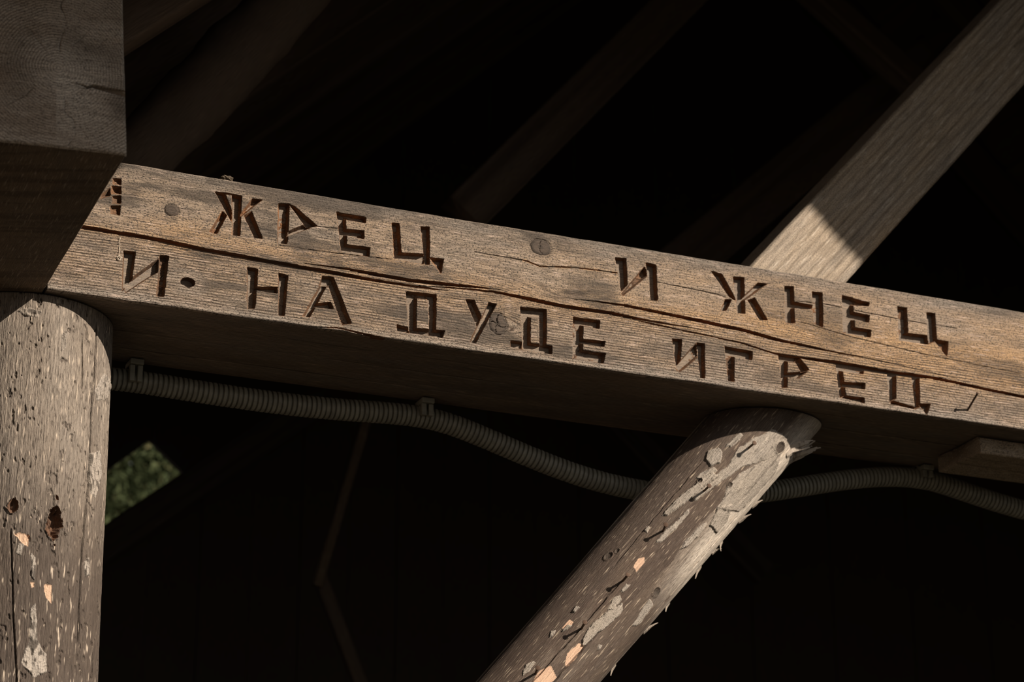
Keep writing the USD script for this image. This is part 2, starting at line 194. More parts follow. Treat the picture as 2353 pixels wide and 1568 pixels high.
FLAKES = [
    [(0.1968, -0.596), (0.1795, -0.659), (0.1619, -0.542), (0.1696, -0.393), (0.188, -0.296), (0.2081, -0.418)] ,
    [(0.1525, -0.431), (0.1335, -0.438), (0.1088, -0.393), (0.1103, -0.312), (0.1276, -0.297), (0.1457, -0.344)] ,
    [(0.1385, -0.21), (0.1107, -0.138), (0.0579, 0.047), (0.0396, 0.394), (0.0513, 0.586), (0.1047, 0.433), (0.1613, 0.096), (0.2287, -0.059), (0.2857, -0.177), (0.2823, -0.253), (0.2223, -0.213), (0.184, -0.134)] ,
    [(0.3497, -0.501), (0.3039, -0.497), (0.2637, -0.401), (0.2365, -0.383), (0.2147, -0.274), (0.2172, -0.157), (0.2606, -0.239), (0.3032, -0.32), (0.345, -0.402)] ,
    [(0.243, -0.47), (0.2305, -0.475), (0.2053, -0.348), (0.2068, -0.242), (0.242, -0.386)] ,
    [(0.214, 0.14), (0.169, 0.173), (0.1047, 0.433), (0.0632, 0.574), (0.0973, 0.871), (0.1594, 0.882), (0.2191, 0.797), (0.2619, 0.271), (0.2349, 0.235)] ,
    [(0.3781, 0.263), (0.3519, 0.228), (0.3138, 0.258), (0.2979, 0.314), (0.3171, 0.372), (0.362, 0.348)] ,
    [(0.4019, -0.243), (0.3767, -0.239), (0.3424, -0.19), (0.3048, -0.164), (0.3187, -0.095), (0.359, -0.097), (0.3986, -0.151)] ,
    [(0.5489, 0.616), (0.5236, 0.557), (0.4918, 0.491), (0.4896, 0.666), (0.526, 0.739), (0.5443, 0.703)] ,
    [(0.6587, 0.006), (0.6376, -0.092), (0.6075, -0.12), (0.5724, -0.044), (0.5416, 0.081), (0.5496, 0.194), (0.5789, 0.184), (0.6198, 0.099), (0.6535, 0.086)] ,
    [(0.5711, -0.081), (0.5468, -0.127), (0.5316, -0.066), (0.538, 0.019), (0.5673, 0.01)] ,
    [(0.7689, -0.569), (0.7511, -0.61), (0.7379, -0.546), (0.738, -0.479), (0.7576, -0.467), (0.7714, -0.504)] ,
    [(0.6591, -0.502), (0.6429, -0.503), (0.6384, -0.408), (0.6531, -0.419)] ,
    [(0.6373, 0.327), (0.6291, 0.292), (0.6241, 0.367), (0.6337, 0.387)] ,
    [(0.6811, -0.628), (0.6684, -0.69), (0.6625, -0.628), (0.6711, -0.578)] ,
    [(0.6169, -0.608), (0.6014, -0.625), (0.6008, -0.541), (0.6126, -0.555)] ,
    [(0.5264, -0.113), (0.5084, -0.125), (0.5047, -0.033), (0.524, -0.06)] ,
    [(0.3981, -0.592), (0.3886, -0.6), (0.3864, -0.527), (0.3975, -0.507)] ,
    [(0.2971, 0.42), (0.2619, 0.271), (0.2297, 0.482), (0.2514, 0.673), (0.2885, 0.709)] ,
]
PINK = [
    [(0.7054, 0.021), (0.6846, -0.101), (0.6575, -0.056), (0.6548, 0.072), (0.6793, 0.105), (0.704, 0.085)] ,
    [(0.7711, -0.262), (0.7467, -0.295), (0.7256, -0.205), (0.7333, 0.063), (0.7649, 0.014)] ,
    [(0.4713, -0.253), (0.454, -0.279), (0.443, -0.207), (0.4513, -0.136), (0.4748, -0.127)] ,
    [(0.6546, -0.539), (0.632, -0.55), (0.632, -0.417), (0.6517, -0.431)] ,
]
DARK = [
    [(0.3972, -0.305), (0.234, -0.115), (0.2237, 0.244), (0.2619, 0.271), (0.3526, 0.172), (0.4063, 0.325), (0.4761, 0.212), (0.5533, 0.204), (0.5521, -0.03), (0.4824, -0.158), (0.4448, -0.286)] ,
    [(0.1745, -0.261), (0.1483, -0.324), (0.1016, -0.212), (0.1082, -0.056), (0.1562, -0.062), (0.1811, -0.159)] ,
    [(0.6087, -0.297), (0.5472, -0.357), (0.4824, -0.158), (0.5086, -0.023), (0.5495, -0.053)] ,
]
NAILS = [(0.1237, -0.057), (0.2569, -0.172), (0.3763, -0.27), (0.5073, -0.221), (0.632, -0.222), (0.7547, -0.331)]
LKNOTS = [(0.4798, -0.839), (0.4701, 0.505), (0.0659, 0.458), (0.2463, -0.376), (0.2084, 0.144), (0.4623, -0.754)]
PPINK = [[(0.4135, -0.129), (0.4104, -0.073), (0.4114, 0.026), (0.4315, 0.012), (0.4297, -0.031), (0.4205, -0.085)], [(0.4896, 0.212), (0.4876, 0.302), (0.5181, 0.31), (0.5084, 0.249)], [(0.4897, 0.075), (0.4879, 0.108), (0.4952, 0.111), (0.4969, 0.087)]]
PCRACKS = [[(0.0223, 0.747), (0.1074, 0.75), (0.1926, 0.721), (0.2965, 0.74), (0.4233, 0.674), (0.5617, 0.683)], [(0.4071, -0.175), (0.5189, -0.099), (0.6416, -0.007)], [(0.5772, 0.984), (0.624, 1.017)], [(0.0644, 0.512), (0.1395, 0.544)]]
PBARK = [[(0.253, 0.73), (0.2394, 0.925), (0.2773, 1.016), (0.3219, 0.888), (0.3215, 0.768), (0.2895, 0.729)], [(0.5334, 0.089), (0.5205, 0.133), (0.578, 0.172), (0.6025, 0.282), (0.6259, 0.313), (0.6382, 0.161), (0.6162, 0.033), (0.5817, 0.097)], [(0.4383, 0.712), (0.4249, 0.806), (0.4548, 0.816), (0.4598, 0.743)], [(0.1414, 0.767), (0.1033, 0.952), (0.1039, 1.358), (0.1433, 1.054), (0.1577, 0.813)], [(0.0659, 0.226), (0.0556, 0.296), (0.0848, 0.292), (0.0943, 0.241)], [(0.0338, -0.285), (0.0273, -0.155), (0.0304, -0.028), (0.0413, -0.048), (0.0411, -0.215)], [(0.4407, 0.058), (0.4498, 0.105), (0.4843, 0.106), (0.4775, 0.069)], [(0.4279, -0.081), (0.4272, -0.032), (0.4473, -0.054), (0.443, -0.106)]]
CONDUIT = [(0.1236, 2.961), (0.1832, 2.9691), (0.2331, 2.966), (0.2969, 2.9663), (0.3616, 2.9642), (0.493, 2.9631), (0.6276, 2.9655), (0.7307, 2.9711), (0.8094, 2.9692), (0.8892, 2.9498), (0.9789, 2.9244), (1.0697, 2.9005), (1.1617, 2.8868), (1.2364, 2.8795), (1.3505, 2.8819), (1.4974, 2.9076), (1.5981, 2.9309), (1.701, 2.9557), (1.8055, 2.9744), (1.8897, 2.9786), (1.963, 2.9654), (2.0477, 2.9515), (2.1259, 2.9394), (2.2878, 2.9304)]
CLIPS = [(0.2198, 2.9642), (0.7743, 2.9716), (1.8741, 2.9805)]

# ------------------------------------------------------------------ generic squared timber
def timber(name, p0, p1, up, w, h, mat, parent=None, seed=0, step=0.05, cham=0.006, rough=0.0015, nside=8, warm=0.4, **kw):
    """A sawn timber from p0 to p1 (axis through the middle), h along 'up', w across."""
    p0, p1 = np.asarray(p0, float), np.asarray(p1, float); L = np.linalg.norm(p1-p0); d = (p1-p0)/L
    up = np.asarray(up, float); up = up-(up@d)*d; up /= np.linalg.norm(up); sd = np.cross(d, up)
    loop = []
    for (a0, b0), (a1, b1) in (((-1, -1), (1, -1)), ((1, -1), (1, 1)), ((1, 1), (-1, 1)), ((-1, 1), (-1, -1))):
        q0 = np.array([a0*w/2, b0*h/2]); q1 = np.array([a1*w/2, b1*h/2]); e = (q1-q0)/np.linalg.norm(q1-q0)
        for t in np.linspace(0, 1, nside): loop.append(q0+e*cham+(q1-q0-2*e*cham)*t)
    loop = np.array(loop); ns = max(2, int(L/step)+1); s = np.linspace(0, L, ns)
    S, K = np.meshgrid(s, np.arange(len(loop)), indexing="ij")
    A, B = loop[K, 0], loop[K, 1]
    dd = fbm(S*2, A*14+seed, B*14, 2, seed)*rough*3+fbm(S*12, A*300+seed*3, B*300, 2, seed+5)*rough
    rad = np.sqrt(A*A+B*B); A2, B2 = A*(1+dd/rad), B*(1+dd/rad)
    v = (p0+S[..., None]*d+A2[..., None]*sd+B2[..., None]*up).reshape(-1, 3)
    f = grid_faces(ns, len(loop), True, False)
    caps = []
    for row, fl in ((0, False), (ns-1, True)):
        c = len(v); v = np.vstack([v, v[row*len(loop):(row+1)*len(loop)].mean(0)])
        k = np.arange(len(loop)); t = np.stack([row*len(loop)+k, np.full(len(loop), c), row*len(loop)+(k+1) % len(loop)], 1)
        caps.append(t[:, ::-1] if fl else t)
    f = np.vstack([f]+caps)
    sg = np.concatenate([S.ravel(), [0, L]]); ag = np.concatenate([A.ravel(), [0, 0]]); bg = np.concatenate([B.ravel(), [0, 0]])
    grain = np.stack([sg+seed*1.7, ag+seed*0.37, bg+seed*0.71], 1)
    ring = sstep(fbm(sg*0.8, ag*110+seed, bg*110, 2, seed+9), 0.02, 0.2)
    tone = np.stack([ring*0.6, np.full(len(v), warm), np.zeros(len(v))], 1)
    if np.linalg.det(np.stack([d, sd, up])) < 0: f = f[:, ::-1]
    return emit(name, v, f, mat, parent, None if nside < 3 else normals(v, f), tone, grain, **kw)

# ------------------------------------------------------------------ large structure: roof, walls, ground
RIDGE, SL, EAVE, ZE, YB = 3.60, 0.95, -0.45, 3.46-0.95*0.15, 4.26
def zroof(x): return ZE+SL*((x-EAVE) if x <= RIDGE else (2*RIDGE-EAVE-x))
gx, gy = np.meshgrid(np.sign(np.linspace(-1, 1, 65))*np.abs(np.linspace(-1, 1, 65))**2.2*260, np.sign(np.linspace(-1, 1, 73))*np.abs(np.linspace(-1, 1, 73))**2.2*260, indexing="ij")
gv = np.stack([gx, gy, -0.02+0.05*fbm(gx*0.6, gy*0.6)], -1).reshape(-1, 3); gf = grid_faces(65, 73)
if np.cross(gv[gf[0, 1]]-gv[gf[0, 0]], gv[gf[0, 2]]-gv[gf[0, 0]])[2] < 0: gf = gf[:, ::-1]
gv = np.vstack([gv, gv*[1, 1, 0]-[0, 0, 0.4]]); gf = np.vstack([gf, gf[:, ::-1]+len(gv)//2])
emit("ground", gv, gf, M_SOIL, kind="structure")
ceil = thing("ceiling", "dark board roof over the beams", kind="structure")
slope_len = (RIDGE-EAVE)*math.hypot(1, SL); nb = 26
for side in (0, 1):
    for k in range(nb):
        t0 = (k+0.5)/nb; x = EAVE+(RIDGE-EAVE)*t0; z = zroof(x)+0.016*math.hypot(1, SL)
        nrm = np.array([-SL, 0, 1.0])/math.hypot(1, SL)
        if side: x = 2*RIDGE-x; nrm[0] *= -1
        timber("roof_board", (x, -1.25, z+0.024*(k % 2)), (x, YB+0.15, z+0.024*(k % 2)), nrm, slope_len/nb+0.02, 0.022, M_ROOF, ceil, seed=k+31*side, step=0.5, nside=3, cham=0.002, rough=0.001)
def plank(name, poly, y0, y1, mat, parent, seed, axis="y"):
    v, f = trimesh.creation.triangulate_polygon(poly, engine="earcut"); n = len(v)
    e = trimesh.creation.extrude_polygon(poly, y1-y0, engine="earcut")
    q = np.array(e.vertices); ff = np.array(e.faces)
    V = np.stack([q[:, 0], y1-q[:, 2], q[:, 1]], 1) if axis == "y" else np.stack([y0+q[:, 2], q[:, 0], q[:, 1]], 1)
    tone = np.tile([0.2, 0.4, 0], (len(V), 1)); grain = np.stack([q[:, 1]+seed, q[:, 0], q[:, 2]], 1)
    emit(name, V, ff, mat, parent, None, tone, grain)
GAP = Polygon([(1.1896, 4.157), (1.338, 4.033), (0.80, 3.573), (0.80, 3.806)])
wb = thing("wall_back", "dark vertical board wall at the far gable", kind="structure")
for k in range(43):
    x0 = -0.5+k*0.19; x1 = x0+0.187
    top = [(x0, zroof(x0)-0.01), (x1, zroof(x1)-0.01)]
    if x0 < RIDGE < x1: top.insert(1, (RIDGE, zroof(RIDGE)-0.01))
    g = Polygon([(x0, 0.0)]+top+[(x1, 0.0)])
    g = g.difference(GAP)
    for q in getattr(g, "geoms", [g]):
        if q.area > 1e-3: plank("wall_board", q, YB-0.03+0.004*(k % 2), YB+0.004*(k % 2), M_WALL, wb, k)
for nm, xs in (("wall_left", -0.52), ("wall_right", 7.64)):
    w = thing(nm, "dark plank side wall", kind="structure")
    for k in range(16):
        plank("wall_board", sbox(0.9, k*0.2, YB, k*0.2+0.197), xs, xs+0.03, M_WALL, w, k+50, "x")

wp = thing("added_wall_side", "added dark plank wall out of view on the left, blocking light", kind="structure")  # added wall out of view, holds back light from the left
for k in range(25): plank("wall_board", sbox(-9.0, k*0.2, -0.4, k*0.2+0.197), -2.43, -2.40, M_WALL, wp, k+170, "x")

def sloped(name, y, side, dz, w, h, label, group, seed, x0=None, x1=None, mat=None):
    a = EAVE if x0 is None else x0; b = (RIDGE-0.07) if x1 is None else x1
    P = lambda x: np.array([x if side == 0 else 2*RIDGE-x, y, zroof(x)-dz])
    return timber(name, P(a), P(b), (0, 0, 1), w, h, mat or M_ROOF, seed=seed, step=0.12, nside=5, label=label, cat="rafter", group=group)
GL = "rafters under the left roof slope"
for k, y in enumerate((0.52, 1.12, 1.72, 2.32, 2.92, 3.52, 4.1)):
    sloped("rafter", y, 0, 0.115, 0.09, 0.14, "dim rafter rising to the right in the dark roof above the carved beam", GL, 60+k)
for k, y in enumerate((0.52, 1.12, 1.72, 2.32, 2.92, 3.52, 4.1)):
    sloped("rafter", y, 1, 0.115, 0.09, 0.14, "dim rafter falling to the right in the dark roof behind the lit strut", "rafters under the right roof slope", 80+k)
timber("ridge_beam", (RIDGE, 0.3, zroof(RIDGE)-0.32), (RIDGE, YB-0.06, zroof(RIDGE)-0.32), (0, 0, 1), 0.14, 0.18, M_ROOF, seed=77, label="dark ridge beam along the top of the roof", cat="beam")
timber("collar_beam", (0.93, 2.62, 4.30), (6.2, 2.62, 4.30), (0, 0, 1), 0.08, 0.15, M_ROOF, seed=78, label="dark collar beam crossing under the far rafters", cat="beam")
timber("leaning_lath", (1.701, 3.3, 4.012), (1.545, 3.3, 3.421), (0, 1, 0), 0.035, 0.03, M_TIMBER, seed=79, label="pale thin lath leaning in the dark below the conduit", cat="lath")
timber("fallen_lath", (1.592, 3.42, 3.489), (1.785, 3.42, 3.04), (0, 1, 0), 0.05, 0.03, M_ROOF, seed=80, label="dark lath slanting down right from the foot of the pale lath", cat="lath")
for k, (a, b) in enumerate((((2.62, 3.9, 4.62), (3.55, 3.9, 3.80)), ((0.55, 3.9, 3.30), (1.75, 3.9, 4.30)))):
    timber("gable_brace", a, b, (0, 1, 0), 0.11, 0.07, M_WALL, seed=82+k, cat="brace", label=("dark brace falling to the right on the far gable wall", "dark brace rising to the right beside the opening with green foliage")[k])

for k, (p0, p1, w, lab) in enumerate((((1.288, 1.4, 3.914), (2.02, 1.4, 4.784), 0.115, "dim roof strut rising to the right just behind the middle of the carved beam"),
        ((2.105, 2.0, 4.045), (3.178, 2.0, 5.052), 0.15, "wide dim roof strut running in the dark beside the squared strut, left of it"),
        ((2.484, 1.7, 5.046), (3.044, 1.7, 4.653), 0.075, "dim thin strut falling to the right, high behind the squared strut"))):
    timber("roof_strut", p0, p1, (0, 1, 0), w, 0.08, M_ROOF, seed=87+k, label=lab, cat="strut")
sq = np.linspace(0, 1, 60)[:, None]; c0_ = np.array([0.20, 0.75, 3.475])+sq*np.array([0.46, 0, 0.64]); ta = np.arange(20)*2*math.pi/20
ra = 0.075*(1+0.35*fbm(sq*9, np.cos(ta)[None]*1.2, np.sin(ta)[None]*1.2, 3, 89)); ln_ = np.array([-0.812, 0, 0.584])
v = (c0_[:, None]+ra[..., None]*(np.cos(ta)[None, :, None]*ln_+np.sin(ta)[None, :, None]*np.array([0, 1.0, 0]))).reshape(-1, 3); f = grid_faces(60, 20, True)
if trimesh.Trimesh(v, f, process=False).volume < 0: f = f[:, ::-1]
emit("log_rafter", v, f, M_ROOF, None, normals(v, f), np.tile([0.2, 0.4, 0.1], (len(v), 1)), np.stack([np.repeat(sq*0.79, 20, 1).ravel(), np.tile(ta*0.075, 60), 0*v[:, 0]], 1), label="dim round log rising to the right beside the sawn timber end", cat="rafter")

# added boards out of view shade the plate's end and the strut's upper part
wf = thing("added_wall_front", "added vertical boards out of view, shading the timbers", kind="structure")
OPEN = Polygon([(0.345, 3.30), (1.303, 4.45), (2.404, 4.45), (3.727, 3.30)])
for k in range(43):
    x0 = -0.5+k*0.19; x1 = x0+0.187
    top = [(x0, zroof(x0)-0.01), (x1, zroof(x1)-0.01)]
    if x0 < RIDGE < x1: top.insert(1, (RIDGE, zroof(RIDGE)-0.01))
    if min(top[0][1], top[-1][1]) < 3.34: continue
    low = 3.305 if x0 < 2.9 else 1.9; g = Polygon([(x0, low)]+top+[(x1, low)]).difference(OPEN)
    for q in getattr(g, "geoms", [g]):
        if q.area > 1e-3: plank("wall_board", q, -1.0+0.004*(k % 2), -0.975+0.004*(k % 2), M_TIMBER, wf, k+120)

# ------------------------------------------------------------------ carved beam
beam = thing("carved_beam", "weathered timber beam with two lines of carved letters along its sunlit face", "beam")
X0, X1 = 0.003, 2.04
xs = np.arange(X0, X1, 0.0013); zs = np.arange(0, H+1e-6, 0.0008); nx, nz = len(xs), len(zs)
XX, ZZ = np.meshgrid(xs, zs, indexing="ij")
KN = [(0.2025, 0.1764, 0.013, 0.010), (0.8876, 0.219, 0.020, 0.015), (0.8041, 0.0564, 0.017, 0.020)]
phi = ZZ+0.010*fbm(XX*1.6, ZZ*7, 1.3, 2, 3)+0.003*fbm(XX*9, ZZ*40, 2.1, 2, 4)
for (kx, kz, ra, rb) in KN:
    dx, dz = XX-kx, ZZ-kz; e = np.exp(-(dx/(ra*2.6))**2-(dz/(rb*2.2))**2)
    phi -= rb*0.95*np.tanh(dz/(rb*0.5))*e
phi += 0.030*np.exp(-((XX-0.955)/0.13)**2-((ZZ-0.128)/0.022)**2)+0.02*np.exp(-((XX-1.55)/0.10)**2-((ZZ-0.128)/0.014)**2)+0.014*np.exp(-((XX-0.45)/0.12)**2-((ZZ-0.135)/0.013)**2)
sp = 0.0050
ringp = (phi/sp+0.35*fbm(XX*3, phi*200, 0.4, 2, 8)) % 1.0
groove = sstep(ringp, 0.30, 0.62)*(1-sstep(ringp, 0.68, 0.9))
zone = np.clip(1.0-0.75*sstep(ZZ, 0.10, 0.16)+0.25*fbm(XX*5, ZZ*18, 5.5, 2, 11), 0, 1)
zone = np.maximum(zone, np.exp(-((XX-0.98)/0.16)**2-((ZZ-0.125)/0.028)**2))
groove *= zone*np.clip(0.85+1.3*fbm(XX*25, ZZ*120, 3.3, 2, 12), 0, 1)
warm = np.clip(0.30+0.5*sstep(XX, 0.7, 1.7)*np.exp(-((ZZ-0.125)/0.075)**2)+0.35*np.exp(-((ZZ-0.125)/0.03)**2)*sstep(XX, 0.0, 0.2)+0.5*fbm(XX*4, ZZ*22, 7.1, 3, 13)-0.3*sstep(ZZ, 0.215, 0.25)-0.2*(1-sstep(ZZ, 0, 0.035)), 0, 1)
dirt = np.clip(0.5*sstep(fbm(XX*8, ZZ*38, 9.9, 3, 14), 0.0, 0.25)+0.25*sstep(ZZ, 0.205, 0.24)+0.25*sstep(fbm(XX*30, ZZ*160, 2.9, 2, 17), 0.02, 0.2)*(1-0.6*sstep(XX, 0.8, 1.7)), 0, 0.75)*sstep(ZZ, 0.002, 0.02)
dep = 0.0007*groove+0.0008*(0.5+fbm(XX*60, ZZ*420, 0.7, 2, 15))+0.0011*fbm(XX*3.0, ZZ*25, 4.2, 2, 16)
part = np.zeros((nx, nz), np.int32); names = [("carved_face", M_FACE, None)]
dirt = np.clip(dirt*(1.35-0.35*sstep(XX, 0.5, 1.4))+0.10*(1-sstep(XX, 0.6, 1.5)), 0, 0.8)  # darker overall towards the left end
# knots
for i, (kx, kz, ra, rb) in enumerate(KN):
    rr = np.sqrt(((XX-kx)/ra)**2+((ZZ-kz)/rb)**2)*(1+0.25*fbm(np.arctan2(ZZ-kz, XX-kx)*1.5, 0.0, i*3.0, 2, 20+i))
    k = rr < 1
    rg = sstep(np.sin(rr*(9 if i else 14)), 0.2, 0.9)
    groove = np.where(k, rg*0.7, groove); dirt = np.where(k, 0.2, np.maximum(dirt, 0.5*np.exp(-(np.maximum(rr-1, 0)/0.45)**2)*np.clip(0.8+1.5*fbm(XX*70, ZZ*120, i+0.5, 2, 26), 0, 1)))
    star = np.zeros_like(rr)
    if i:
        th = np.arctan2(ZZ-kz, XX-kx)
        for a in ((1.35, -1.75) if i == 1 else (1.5, -0.9, -2.1, 3.1)): star = np.maximum(star, np.exp(-((np.angle(np.exp(1j*(th-a-0.3*rr-0.5*np.sin(rr*2.5+a))))*np.maximum(rr, 0.12)*ra)/0.0006)**2)*(rr < 0.85))
    dep = np.where(k, dep+0.0003*rg-0.0015*(1-rr**2)+0.004*star, dep+0.002*np.exp(-((rr-1.03)/0.05)**2)); dirt = np.maximum(dirt, 0.8*star)
    part[k] = len(names); names.append(("knot", M_KNOT, "dark round knot in the wood"))
# drying cracks
crack = np.zeros((nx, nz))
for ci, pts in enumerate(CRACKS):
    p = np.array(pts); zc = np.interp(xs, p[:, 0], p[:, 1], left=-9, right=-9)+0.0022*fbm(xs*14, ci*3.3, 0.5, 2, 30+ci)+0.0007*fbm(xs*90, ci*3.3, 0.5, 2, 50+ci)
    hw = np.interp(xs, p[:, 0], p[:, 2], left=0, right=0)*(1+0.5*fbm(xs*45, ci*1.9, 0.2, 2, 70+ci))
    d = np.abs(ZZ-zc[:, None]); hw = np.maximum(hw, 1e-6)[:, None]
    big = hw > 0.0009
    dd = np.where(big, np.clip((hw-d)/0.0007, 0, 1)*np.minimum(0.022, hw*7), 0.0030*np.exp(-(d/np.maximum(hw, 0.0005))**2)*(hw > 2e-6))
    crack = np.maximum(crack, dd); dirt = np.where((d < hw*1.1) & ~big, np.maximum(dirt, 0.75), dirt)
    warm = np.maximum(warm, 0.9*np.exp(-(d/(hw*3+0.001))**2)*big)
inc = crack > 0.0016
part[inc & (crack > 0.0045)] = len(names); names.append(("crack", M_CRACK, "long open drying crack with rust brown inside"))
dep = np.maximum(dep, crack)
# drilled hole and a small chipped spot
rr = np.sqrt(((XX-0.2363)/0.0125)**2+((ZZ-0.0475)/0.0085)**2)*(1+0.12*fbm(XX*200, ZZ*200, 0.1, 1, 91)); dep = np.where(rr < 1, np.maximum(dep, np.clip((1-rr)*0.12, 0, 0.035)), dep); dirt = np.where(rr < 1, 0.75, dirt)
dirt *= 1-0.8*np.exp(-((rr-1.4)/0.7)**2)*(rr > 1); warm = np.where(rr < 3, warm*0.6, warm)
part[rr < 0.98] = len(names); names.append(("drilled_hole", M_CRACK, "dark drilled hole below the crack"))
rr = np.sqrt(((XX-0.2288)/0.011)**2+((ZZ-0.1055)/0.0035)**2)+0.5*fbm(XX*250, ZZ*300, 0.1, 2, 92); dep = np.where(rr < 1, dep+0.003*(1-rr), dep); warm = np.where(rr < 1, 1, warm)
# letters, cut with a chisel: steep right and upper walls, slanting left and lower walls
Xw = XX+0.0022*fbm(XX*90, ZZ*140, 0.3, 3, 95); Zw = ZZ+0.0016*fbm(XX*90, ZZ*140, 7.3, 3, 96)
for li, (ch, polys) in enumerate(LETTERS):
    allp = np.array([q for p in polys for q in p])
    i0, i1 = np.searchsorted(xs, [allp[:, 0].min()-0.002, allp[:, 0].max()+0.002]); j0, j1 = np.searchsorted(zs, [allp[:, 1].min()-0.002, allp[:, 1].max()+0.002])
    sl = (slice(i0, i1), slice(max(j0, 0), j1)); x, z = Xw[sl], Zw[sl]; best = np.zeros_like(x); tilt = np.zeros_like(x)
    for pi, poly in enumerate(polys):
        p = np.array(poly); c = p.mean(0); dmin = np.full(x.shape, 9.0)
        for k in range(len(p)):
            a, b = p[k], p[(k+1) % len(p)]; e = b-a; ln = np.linalg.norm(e)
            if ln < 1e-4: continue
            nn = np.array([-e[1], e[0]])/ln
            if (c-a)@nn < 0: nn = -nn
            face = nn@np.array([0.75, 0.55]); s = 2.5 if face > 0.25 else (3.5 if face > -0.2 else 8.0)
            if len(p) == 3 or li == 0: s = 1.3 if face > 0.25 else (1.6 if face > -0.2 else 3.5)
            dmin = np.minimum(dmin, ((x-a[0])*nn[0]+(z-a[1])*nn[1])*s)
        cap = (0.0142 if li else 0.008)+0.0025*math.sin(li*2.7+pi*1.9)+0.0035*fbm(x*110, z*110, li+pi*0.7, 2, 100)
        best = np.maximum(best, np.minimum(dmin, cap))
    m = best > 0.0005
    dep[sl] = np.where(m, np.maximum(dep[sl], best+0.0022*fbm(x*140, z*420, 2.0, 3, 101)*sstep(best, 0.001, 0.006)), dep[sl])
    fresh = np.clip((0.35 if ch and li > 11 or li in (1, 2, 3, 4) else 0.15)+0.9*fbm(x*60, z*60, li*1.1, 2, 102)+0.25, 0, 1)
    warm[sl] = np.where(m, fresh, warm[sl]); groove[sl] = np.where(m, 0.25+0.3*sstep(fbm(x*90, z*90, 3.0, 2, 103), 0, 0.2), groove[sl])
    dirt[sl] = np.where(m, np.clip(0.15+0.9*fbm(x*80, z*140, 6.0, 2, 104), 0, 0.7)*(0.4+0.6*(best > 0.006)), dirt[sl])
    ps = part[sl]; ps[best > 0.0012] = len(names); names.append(("carved_letter", M_LETTER, f"chiselled letter {ch}"))
# worn edges
worn = sstep(ZZ+0.006*fbm(XX*30, 0.2, 0.4, 2, 115), 0.004, 0.014); groove *= worn; dirt *= 0.3+0.7*worn; warm *= 0.3+0.7*worn
R = 0.0035+0.003*fbm(xs*8, 0.3, 0.2, 2, 110)[:, None]
for q in (ZZ, H-ZZ): dep = dep+np.where(q < R, R-np.sqrt(np.maximum(R*R-(R-q)**2, 0)), 0)
wz = 0.004*fbm(xs*2.2, 0.7, 0.1, 3, 111)+0.0022*fbm(xs*22, 0.7, 0.1, 3, 112); wt = 0.005*fbm(xs*1.7, 4.7, 0.1, 3, 113)+0.0018*fbm(xs*26, 4.7, 0.1, 3, 114)
Zo = ZB+ZZ+wz[:, None]*(1-ZZ/H)**3+wt[:, None]*(ZZ/H)**3
V = np.stack([XX, dep, Zo], -1)
lo = V[:, :1].copy(); lo[..., 1] = 0.03; lo[..., 2] = ZB+0.004; hi = V[:, -1:].copy(); hi[..., 1] = 0.03; hi[..., 2] = ZB+H-0.004
V = np.concatenate([lo, V, hi], 1); padded = lambda a: np.concatenate([a[:, :1], a, a[:, -1:]], 1)
tone = np.stack([padded(groove), padded(warm), padded(dirt)], -1); grain = np.stack([padded(XX), padded(ZZ), padded(dep)], -1)
nzz = nz+2; f = grid_faces(nx, nzz)
pp = padded(part); pf = np.repeat(np.maximum.reduce([pp[:-1, :-1], pp[1:, :-1], pp[:-1, 1:], pp[1:, 1:]]).ravel(), 2)
v = V.reshape(-1, 3)
k = len(f)//2
if np.cross(v[f[k, 1]]-v[f[k, 0]], v[f[k, 2]]-v[f[k, 0]])[1] > 0: f = f[:, ::-1]
emit_split(pf, names, v, f, beam, tone.reshape(-1, 3), grain.reshape(-1, 3))
# the other sides of the beam
bxs = np.concatenate([np.arange(X0, X1+0.02, 0.004), np.arange(X1+0.04, 7.2, 0.08)])
ys = np.arange(0.010, 0.2961, 0.0022)
loop = [(y, 0.0) for y in ys]+[(0.296+0.024*math.sin(a), 0.024-0.024*math.cos(a)) for a in np.linspace(0.15, math.pi/2, 14)]
loop += [(0.32, z) for z in np.linspace(0.05, H-0.01, 8)]+[(y, H) for y in np.linspace(0.31, 0.012, 12)]
loop += [(0.012, z) for z in np.linspace(H-0.01, 0.01, 6)]
loop = np.array(loop); nl = len(loop)
BX, K = np.meshgrid(bxs, np.arange(nl), indexing="ij"); Y, Zl = loop[K, 0], loop[K, 1]
und = (Zl < 0.03)*1.0
rl = fbm(BX*0.9, Y*6, 0.2, 2, 120)*0.012; ring = sstep(((Y+rl)/0.0065) % 1.0, 0.45, 0.8)*und
up = und*(0.0012*fbm(BX*30, Y*260, 0.4, 2, 121)+0.003*fbm(BX*2, Y*10, 0.4, 2, 122)+0.0005*ring)
dk = np.zeros_like(BX)
for yc, w in ((0.148+0.006*fbm(bxs*3, 0.1, 0.5, 2, 123), 0.0016), (0.232+0.012*fbm(bxs*2, 5.1, 0.5, 2, 124), 0.001), (0.075+0.012*fbm(bxs*2, 9.1, 0.5, 2, 125), 0.0007)):
    e = np.exp(-((Y-yc[:, None])/w)**2)*und; up = up+0.006*e*(w > 0.0008)+0.002*e; dk = np.maximum(dk, 0.8*e)
face = BX > X1+0.005
Yo = np.where((K >= nl-6) & face, 0.0, Y)
v = np.stack([BX, Yo, ZB+Zl+np.clip(up, -0.002, 0.02)+0.0015*und], -1).reshape(-1, 3)
f = grid_faces(len(bxs), nl, True); c0 = len(v)
v = np.vstack([v, v[:nl].mean(0), v[-nl:].mean(0)])
